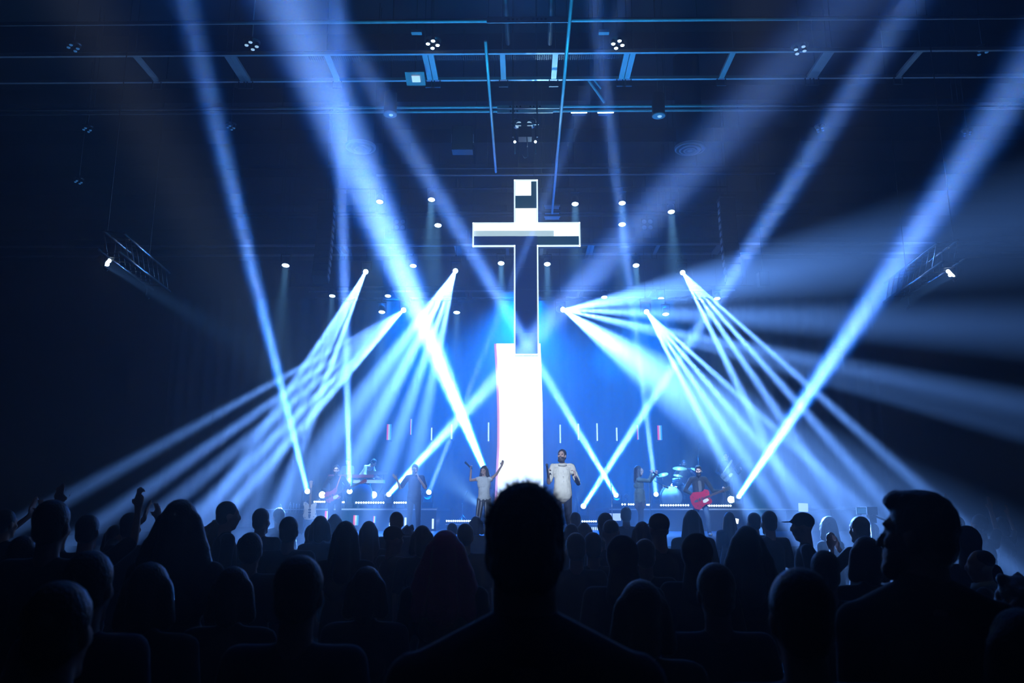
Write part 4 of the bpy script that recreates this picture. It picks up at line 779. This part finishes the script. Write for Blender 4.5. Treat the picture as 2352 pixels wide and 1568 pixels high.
t = thing('riser_desk', 'dark round fronted desk between the keyboard players and the bass player', 'desk', where(834, 26.3, RZ)); link_mesh('body', lathe(NB(), (0, 0, 0), (0, 0, 1), [(0, .36), (.5, .33), (.72, .22), (.76, .05)], 20), 'cnavy', t)
# drum kit
KX = where(1540, 27.3, RZ); kit = thing('drum_kit', 'sparkling drum kit with large pale bass drum on the right riser', 'drums', KX)
def drum(c, r, h, d, head='drumhead', name='drum'):
    d = V(d).normalized(); s = link_mesh(name, lathe(NB(), c, d, [(0, r), (h, r)], 22), 'sparkle', kit); link_mesh('head', lathe(NB(), V(c) + d * h, d, [(.0, r * .97), (.006, r * .97)], 22), head, s)
    for z in (.01, h - .01): link_mesh('hoop', lathe(NB(), V(c) + d * (z - .012), d, [(0, r + .004), (0, r + .014), (.024, r + .014), (.024, r + .004)], 22), 'chrome', s)
    n = 6
    for k in range(n):
        u, v = frame(d); a = 2 * PI * k / n; q = V(c) + d * h * .5 + (u * math.cos(a) + v * math.sin(a)) * (r + .012); link_mesh('lug', box(NB(), q, (.018, .018, .018)), 'chrome', s, False)
drum((-.02, .2, .36), .35, .42, (0, -1, 0), name='bass_drum'); drum((.55, .0, .45), .2, .32, (0, 0, 1), name='floor_tom'); drum((.22, .05, .75), .16, .2, (0, -.3, 1), name='rack_tom'); drum((.42, .25, .62), .17, .14, (0, 0, 1), name='snare_drum'); drum((.82, .15, .42), .2, .3, (0, 0, 1), name='floor_tom')
def cymbal(c, r, tilt, label=None):
    c = V(c); link_mesh('cymbal_stand', path(NB(), [(c.x, c.y, 0), (c.x, c.y, c.z - .02)], .011), 'chrome', kit)
    for k in range(3): a = 2.1 * k; link_mesh('stand_leg', tube(NB(), (c.x, c.y, .25), (c.x + .2 * math.cos(a), c.y + .2 * math.sin(a), 0), .009, None, 6), 'chrome', kit)
    d = V((tilt, -.35, 1)).normalized(); link_mesh('cymbal', lathe(NB(), c, d, [(-.004, r), (.002, r), (.02, r * .35), (.045, r * .18), (.05, .01)], 24), 'gold', kit)
cymbal((.42, .5, 1.32), .24, .0); cymbal((.95, .3, 1.26), .21, .3); cymbal((-.2, .35, 1.1), .2, -.3); cymbal((.25, -.05, 1.05), .16, .15)
mic_stand('tall overhead microphone stand rising behind the drum kit', where(1606, 28, RZ), 1.75, (.05, 0, .3))
t = thing('drum_stool', 'round black stool under the drummer', 'stool', DX + V((0, .02, 0))); link_mesh('seat', lathe(NB(), (0, 0, .64), (0, 0, 1), [(-.03, .17), (.02, .18), (.04, .15)], 16), 'black', t); link_mesh('post', tube(NB(), (0, 0, .02), (0, 0, .64), .02), 'chrome', t)
for k in range(3): a = 2.1 * k; link_mesh('leg', tube(NB(), (0, 0, .25), (.22 * math.cos(a), .22 * math.sin(a), 0), .012, None, 6), 'chrome', t)
t = thing('foot_platform', 'low black platform under the feet of the drummer', 'platform', DX + V((0, -.42, 0))); link_mesh('body', box2(NB(), (-.4, -.18, 0), (.4, .16, .30)), 'black', t, False)
# blinders and round lamp
def blinder(px, py, Y, label, base, p=0):
    S = at(px, py, Y); t = thing('floor_light', label, 'stage light', S); link_mesh('housing', lathe(NB(), (0, .16, 0), (0, -1, 0), [(0, .06), (.04, .1), (.15, .12)], 16), 'plastic', t); link_mesh('lens', lathe(NB(), (0, .008, 0), (0, -1, 0), [(0, .105), (.02, .09), (.035, .03)], 16), 'lenshot', t)
    bm = NB(); tube(bm, (-.13, .08, -.02), (-.13, .08, base - S.z + .02), .012); tube(bm, (.13, .08, -.02), (.13, .08, base - S.z + .02), .012); box(bm, (0, .08, base - S.z + .012), (.3, .2, .024)); link_mesh('yoke', bm, 'dsteel', t)
    if p:
        l = bpy.data.lights.new('floor_lamp_light', 'POINT'); l.energy = p; l.shadow_soft_size = .06; l.color = (.35, .72, 1); o = bpy.data.objects.new('floor_lamp_light', l); C.objects.link(o); o.location = S + V((0, -.12, 0))
blinder(740, 1136, 26.4, 'glaring round floor lamp left of the bass player', RZ, 24); blinder(858, 1136, 26.4, 'glaring round floor lamp under the keyboards', RZ, 26); blinder(1679, 1147, 26.2, 'bright floor lamp at the feet of the riser guitarist', RZ, 8); blinder(1548, 1116, 28.4, 'small bright lamp left of the drummer', RZ, 3)
P = at(1438, 1139, 26); t = thing('ring_lamp', 'small round ring lamp on a post on the drum riser', 'lamp', P)
link_mesh('ring', lathe(NB(), (0, 0, 0), (0, -1, 0), [(0, .06), (0, .075), (.02, .075), (.02, .06)], 18), 'plate', t)
for k in range(7): a = 2 * PI * k / 7; link_mesh('bulb', ell(NB(), (.035 * math.cos(a), -.01, .035 * math.sin(a)), (.012, .01, .012), None, 8, 5), 'lensdim', t)
link_mesh('post', tube(NB(), (0, .02, -.07), (0, .02, RZ - P.z), .01), 'dsteel', t)

# ------------------------------------------------------------------ the crowd
def pose(kind):
    if kind == 'down': return J()
    if kind == 'up': return J(elL=(.34, -.05, 1.62), wrL=(.33, -.12, 1.86), elR=(-.34, -.05, 1.60), wrR=(-.33, -.10, 1.84), hdL=(0, 0, 1), hdR=(0, 0, 1))
    if kind == 'clap': return J(elL=(.28, -.14, 1.26), wrL=(.06, -.30, 1.46), elR=(-.28, -.14, 1.26), wrR=(-.05, -.30, 1.46), hdL=(-.1, -.3, 1), hdR=(.1, -.3, 1))
    if kind == 'highclap': return J(elL=(.30, -.18, 1.52), wrL=(.08, -.30, 1.74), elR=(-.30, -.18, 1.52), wrR=(-.07, -.30, 1.72), hdL=(-.15, -.1, 1), hdR=(.15, -.1, 1))
    if kind == 'one': return J(elR=(-.33, -.05, 1.58), wrR=(-.30, -.10, 1.82), hdR=(0, 0, 1))
    if kind == 'phone': return J(elR=(-.31, -.14, 1.30), wrR=(-.25, -.34, 1.52), hdR=(0, -.1, 1))
BASEW = {'short': .178, 'quiff': .18, 'bald': .168, 'long': .24, 'wide': .33, 'bob': .225, 'curly': .27, 'bun': .18, 'cap': .185, 'hood': .215, 'pony': .178}
def crowd(px, ty, wpx, st, ps, yaw, label, shirt='cblack', hair='hairb', skin='skin', vox=.016, hmin=1.5, hmax=1.97, pitch=0, hp=0, grp=None, **kw):
    hat = None; hs = st
    if st == 'cap': hat, hs = 'cap', 'short'
    if st == 'hood': hat = 'hood'
    topz = {'quiff': 1.80, 'bald': 1.79, 'cap': 1.805, 'hood': 1.82}.get(st, 1.805); s = 1.0
    for _ in range(6):
        d = BASEW[st] * s * F / wpx; Y = d
        for __ in range(4): p = at(px, ty, Y); c = (CM.transposed() @ (p - V((0, 0, 1.8)))); Y *= d / -c.z
        s = min(hmax, max(hmin, at(px, ty, Y).z)) / topz
    p = at(px, ty, Y)
    if abs(p.z - s * topz) > .02:      # keep the head top on its line of sight
        for __ in range(30):
            p = at(px, ty, Y)
            if abs(p.z - s * topz) < .004: break
            k = (s * topz - 1.8) / (p.z - 1.8) if abs(p.z - 1.8) > .01 else 1
            if k < .6 or k > 1.7: s = p.z / topz; break
            Y *= k
    key = (st, ps, vox, hp, round(kw.get('hy', 0)), 'f' if st in ('long', 'wide', 'bob', 'curly', 'pony') else 'm')
    parts = body_meshes(key, pose(ps), vox, key[5], kw.get('sleeve', 'short'), neckr=1.15, hair=hs, hat=hat, hp=hp, hy=kw.get('hy', 0), pnL=V((-1, -.3, 0)) if 'clap' in ps else V((0, -1, 0)), pnR=V((1, -.3, 0)) if 'clap' in ps else V((0, -1, 0)), curlL=.15, curlR=.15, bigh=1.15, noise=kw.get('noise'))
    if Y > 13.9: Y = 13.9; s = at(px, ty, Y).z / topz
    best = None
    for dy in (0, .12, -.12, .24, -.24, .36, -.36, .5, -.5, .65, -.65, .8, -.8):
        yy = Y + dy
        if yy > 13.9 or yy < 1.5: continue
        q = at(px, ty, yy); m_ = min([math.hypot((q.x - a[0]) / .62, (q.y - a[1]) / .40) for a in SPOTS] + [9]) - abs(dy) * .02
        if best is None or m_ > best[0] + .01: best = (m_, yy, q)
        if m_ > 1: break
    Y = best[1]; s = best[2].z / topz; SPOTS.append((best[2].x, best[2].y))
    p = at(px, ty, Y); CROWD.append((px, ty, Y, s))
    return place_person('p', label, parts, V((p.x, p.y, 0)), R(180 + yaw), s, dict(body=skin, shirt=shirt, trousers='cblack', hair=hair, hat='cblack' if st == 'cap' else shirt, hatname='hood' if st == 'hood' else 'cap'), grp)
CROWD = []; SPOTS = [(at(1205, 1117, 1.8).x, 1.8), (at(2096, 1131, 2.62).x, 2.62)]
HEADS = [
 # px, top y, width px, style, pose, yaw, label, extras
 (527, 1150, 43, 'short', 'down', -60, 'man in profile facing right at the left of the stage front', {}),
 (603, 1166, 39, 'short', 'down', -15, 'short haired man whose ear glows red', {'skin': 'skin'}),
 (641, 1165, 28, 'short', 'down', 30, 'man looking left just right of the man with the red ear', {}),
 (666, 1185, 46, 'short', 'down', 0, 'dark flat topped head left of the cream guitar', {}),
 (579, 1221, 56, 'short', 'down', 0, 'dark round head below the man with the red ear', {}),
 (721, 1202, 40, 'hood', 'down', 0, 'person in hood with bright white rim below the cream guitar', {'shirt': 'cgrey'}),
 (738, 1184, 46, 'bob', 'down', 0, 'dark haired person between the cream guitar and the bright haired one', {}),
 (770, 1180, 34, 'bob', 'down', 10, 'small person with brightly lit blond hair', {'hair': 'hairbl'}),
 (796, 1196, 70, 'long', 'down', 0, 'woman with long straight dark hair below the red, white and blue blade', {}),
 (848, 1196, 50, 'long', 'down', 5, 'woman with long hair in blue haze right of the dark haired one', {'hair': 'hairbr'}),
 (912, 1174, 34, 'short', 'down', 0, 'head in front of the keyboard riser, left of the man in navy', {}),
 (905, 1207, 42, 'cap', 'clap', -50, 'person in cap turned to the right below the man in navy', {}),
 (938, 1207, 42, 'curly', 'down', -20, 'curly haired person beside the one in the cap', {'hair': 'hairbr'}),
 (971, 1206, 54, 'bob', 'down', 0, 'dark bob haired head left of the woman with magenta lit hair', {}),
 (1024, 1217, 135, 'wide', 'down', 0, 'large woman shape with magenta light in the hair colour', {'hair': 'hair_magenta_light', 'vox': .012}),
 (1039, 1200, 26, 'short', 'down', 0, 'small head peeping above the woman with magenta lit hair', {}),
 (1069, 1201, 42, 'short', 'down', 0, 'dark head under the centre riser lamps, left of the big central head', {}),
 (1093, 1185, 34, 'bob', 'down', 10, 'slim head touching the left side of the big central head', {'hair': 'hairbr'}),
 (1321, 1175, 27, 'short', 'down', 0, 'small round head right of the trousers of the man in the cream shirt', {}),
 (1341, 1199, 39, 'bob', 'down', 0, 'bob haired head under the right centre riser lamps', {}),
 (1312, 1202, 36, 'short', 'down', 0, 'head half hidden by the right side of the big central head', {}),
 (1322, 1222, 50, 'short', 'down', 0, 'dark head close at the right of the big central head', {}),
 (1361, 1221, 46, 'short', 'down', 0, 'dark head left of the tall silver rimmed hood', {}),
 (1388, 1176, 37, 'short', 'down', 20, 'head in front of the white and red light panel', {}),
 (1402, 1192, 41, 'bald', 'down', 0, 'round head with thin bright outline', {}),
 (1437, 1163, 27, 'short', 'down', 0, 'upright man with long neck just right of the light panel', {}),
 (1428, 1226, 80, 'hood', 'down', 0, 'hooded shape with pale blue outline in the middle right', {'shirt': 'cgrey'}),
 (1475, 1197, 46, 'bob', 'down', -15, 'rounded head behind the pale outlined hood', {}),
 (1512, 1178, 52, 'cap', 'down', 15, 'dark head in flat cap under the woman in the jacket', {}),
 (1480, 1236, 46, 'short', 'down', 0, 'low head between the outlined hood and the capped head', {}),
 (1588, 1170, 50, 'long', 'down', 0, 'long haired head right below the red guitar', {}),
 (1597, 1221, 76, 'hood', 'down', 0, 'dark hooded head with blue rim below the long haired head', {}),
 (1673, 1175, 30, 'long', 'phone', 10, 'long haired person holding up a lit phone', {}),
 (1729, 1176, 31, 'short', 'down', 20, 'dark head just right of the lit phone', {}),
 (1763, 1172, 36, 'short', 'down', 20, 'head with pale left rim, right of the phones', {}),
 (1841, 1176, 44, 'cap', 'down', 75, 'man in baseball cap facing left', {'hp': 0}),
 (1899, 1185, 44, 'long', 'down', 35, 'long curly haired person right of the man in the baseball cap', {}),
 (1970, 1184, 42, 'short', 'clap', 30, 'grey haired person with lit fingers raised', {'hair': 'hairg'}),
 (2001, 1200, 30, 'short', 'down', 0, 'small head under the video camera', {}),
 (1985, 1231, 82, 'bob', 'down', 0, 'rounded head with pale left edge beside the tall man with swept hair', {'hair': 'hairbr'}),
 (1712, 1207, 118, 'wide', 'down', 0, 'broad black shape right of the blue rimmed hood', {'hair': 'hairb'}),
 (1890, 1262, 62, 'short', 'down', 0, 'dark low head between baseball cap and pale edged head', {}),
 (2192, 1184, 32, 'short', 'highclap', 30, 'person clapping far right of the tall man with swept hair', {'skin': 'skin2'}),
 (2246, 1180, 34, 'short', 'up', 20, 'person with both arms up at the far right', {}),
 (2296, 1186, 34, 'bob', 'one', 20, 'person with one arm up at the far right edge', {}),
 (2248, 1262, 48, 'bald', 'down', 55, 'lit face in profile right of the shoulder of the tall man', {'shirt': 'cgrey'}),
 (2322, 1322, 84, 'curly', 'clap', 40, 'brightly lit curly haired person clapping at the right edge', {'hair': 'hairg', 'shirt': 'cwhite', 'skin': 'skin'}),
 (2330, 1395, 170, 'bob', 'down', 0, 'dark figure with maroon shoulder in the lower right corner', {'shirt': 'cmaroon'}),
 (1640, 1290, 92, 'short', 'down', 0, 'dark head with blue outlined shoulder low right of the hood', {'shirt': 'cnavy'}),
 (420, 1147, 150, 'wide', 'down', 0, 'large black shape of a woman with full hair at the left', {'hair': 'hairb', 'vox': .012}),
 (497, 1196, 58, 'curly', 'down', -10, 'person with long curly blond hair beside the large black shape', {'hair': 'hairbl'}),
 (128, 1146, 80, 'short', 'down', 0, 'tall dark man near the left edge', {}),
 (207, 1180, 52, 'short', 'up', 0, 'dark person with both hands beside the head near the left edge', {}),
 (304, 1176, 44, 'short', 'highclap', -10, 'person clapping hands above the head at the left', {}),
 (268, 1205, 50, 'bob', 'down', 0, 'dark head below the clapping hands at the left', {}),
 (18, 1168, 44, 'short', 'highclap', -20, 'person with brightly lit arm at the left edge', {}),
 (60, 1230, 96, 'long', 'down', 0, 'dark long haired head in the lower left', {}),
 (215, 1262, 110, 'short', 'down', 0, 'dark head with faint blue shoulder in the lower left', {'shirt': 'cnavy'}),
 (692, 1272, 118, 'short', 'down', 0, 'broad dark head and shoulders low left of the woman with magenta lit hair', {'shirt': 'cnavy'}),
 (540, 1300, 100, 'bob', 'down', 0, 'dark head under the blond curly hair', {}),
 (845, 1300, 86, 'bob', 'down', 0, 'dark head low between the two long haired women', {'shirt': 'cnavy'}),
 (1470, 1330, 120, 'bob', 'down', 0, 'dark head low right of the big central head', {'shirt': 'cblack'}),
 (1830, 1300, 120, 'short', 'down', 0, 'dark head low left of the tall man with swept hair', {'shirt': 'cnavy'}),
 (150, 1330, 150, 'short', 'down', 0, 'nearest dark head in the lower left corner', {'shirt': 'cnavy'}),
 (350, 1290, 100, 'bob', 'down', 0, 'dark head below the large black full haired shape', {}),
 (2215, 1205, 60, 'hood', 'down', 0, 'dark hooded back behind the tall man with swept hair', {'shirt': 'cnavy'}),
]
PHONE_T = FACE_T = None
for px, ty, wp, st_, ps, yw, lb, ex in HEADS:
    q_ = crowd(px, ty, wp, st_, ps, yw, lb, **ex)
    if ps == 'phone': PHONE_T = q_
    if lb.startswith('lit face'): FACE_T = q_
def w_of(t): return Matrix.Translation(t.location) @ t.rotation_euler.to_matrix().to_4x4() @ Matrix.Diagonal((*t.scale, 1))
# two big near figures
pm = body_meshes('central', J(neck=(0, .03, 1.53), shL=(.225, .02, 1.41), shR=(-.225, .02, 1.41), elL=(.27, .03, 1.14), elR=(-.27, .03, 1.14), wrL=(.2, -.2, 1.1), wrR=(-.2, -.2, 1.1)), .010, sleeve='short', hair='messy', noise=(.016, .02), neckr=1.35, trap=.028)
Yc = 1.80; p = at(1205, 1117, Yc); ms = p.z / 1.805
cm = place_person('p', 'big dark head and shoulders of a man right in front of the viewer, centre', pm, V((p.x, p.y, 0)), R(180), (ms * .99, ms, ms), dict(body='skin', shirt='cnavy', trousers='cblack', hair='hairbr'))
bm = NB(); rr = random.Random(5); HM = pm['HM']
for i in range(1500):
    a = rr.uniform(0, 2 * PI); e = math.acos(rr.uniform(.15, 1)); n_ = V((math.sin(e) * math.cos(a), math.sin(e) * math.sin(a), math.cos(e))); c = V((0, .026, .042)) + V((n_.x * .082, n_.y * .098, n_.z * .10)); L = rr.uniform(.012, .032)
    d = (n_ + V((rr.uniform(-.6, .6), rr.uniform(-.6, .6), rr.uniform(-.2, .4)))).normalized(); s = d.cross(V((0, 1, 0))).normalized() * .0007; s2 = V((0, .0007, 0)); q = c + d * L + V((rr.uniform(-.006, .006), 0, 0))
    vs = [bm.verts.new(HM @ x) for x in (c - s, c + s, c + s2, q)]
    for f_ in ((0, 1, 3), (1, 2, 3), (2, 0, 3)): bm.faces.new([vs[k] for k in f_])
o = link_mesh('hair_tuft', bm, 'hairbr', cm, False); o['kind'] = 'stuff'
pm = body_meshes('swept', J(neck=(0, .02, 1.53), shL=(.21, .02, 1.42), shR=(-.21, .02, 1.42), wrL=(.2, -.2, 1.1), wrR=(-.2, -.2, 1.1)), .011, sleeve='short', hy=48, hp=-4, hair='quiff', beard='trim', neckr=1.25, trap=.025)
Yc = 2.62; p = at(2096, 1131, Yc); ms = p.z / 1.80
place_person('p', 'tall man with dark swept up hair facing left, large at the right', pm, V((p.x, p.y, 0)), R(180), ms, dict(body='skin2', shirt='cblack', trousers='cblack', hair='hairb', beard='hairb'))
# phones, camera, screens held up by the crowd
def phone(px, py, Y, wd, hh, label, m='screen', tilt=0, cat='phone', nm='phone'):
    P = at(px, py, Y); t = thing(nm, label, cat, P); t.rotation_euler = (0, R(tilt), 0); link_mesh('case', box(NB(), (0, .006, 0), (wd, .008, hh)), 'black', t, False); link_mesh('lit_screen', box(NB(), (0, -.0, 0), (wd * .93, .004, hh * .93)), m, t, False); return t
pt = phone(1697, 1189, 12.0, .15, .09, 'bright phone screen held up by the long haired person', 'white_led', 12); pt.location = w_of(PHONE_T) @ V((-.25, -.33, 1.655))
t = phone(1845, 1165, 24, .30, .26, 'pale square monitor standing on the riser above the baseball cap', 'screen', 2, 'screen', 'monitor'); link_mesh('post', tube(NB(), (0, .02, -.13), (0, .02, SZ - at(1845, 1165, 24).z), .015), 'dsteel', t)
P = at(1995, 1173, 9.5); t = thing('video_camera', 'video camera with small blue screen above the heads at the right', 'camera', P)
link_mesh('body', box(NB(), (.03, .05, 0), (.12, .16, .09)), 'black', t, False); link_mesh('viewfinder_screen', box(NB(), (-.09, -.03, .0), (.10, .01, .065)), 'screen_blue', t, False); link_mesh('screen_hood', box2(NB(), (-.145, -.024, -.04), (-.035, -.004, .04)), 'black', t, False)
link_mesh('lens', lathe(NB(), (.03, .13, 0), (0, 1, 0), [(0, .035), (.08, .04)], 14), 'plastic', t); link_mesh('pan_handle', path(NB(), [(.05, .0, -.05), (.16, -.25, -.14)], .011), 'dsteel', t); link_mesh('tripod_head', box(NB(), (.04, .03, -.09), (.08, .08, .09)), 'dsteel', t, False)
link_mesh('column', tube(NB(), (.04, .03, -.12), (.04, .03, 0.6 - P.z), .025), 'dsteel', t)
for k in range(3): a = 2.1 * k + .3; link_mesh('leg', tube(NB(), (.04, .03, .7 - P.z), (.04 + .35 * math.cos(a), .03 + .35 * math.sin(a), .01 - P.z), .016), 'dsteel', t)
link_mesh('collar', lathe(NB(), (0, .01, 1.49), (0, -.2, 1), [(0, .10), (.05, .075), (.055, .08), (.0, .11)], 16), 'paper', FACE_T)['label'] = 'white collar'
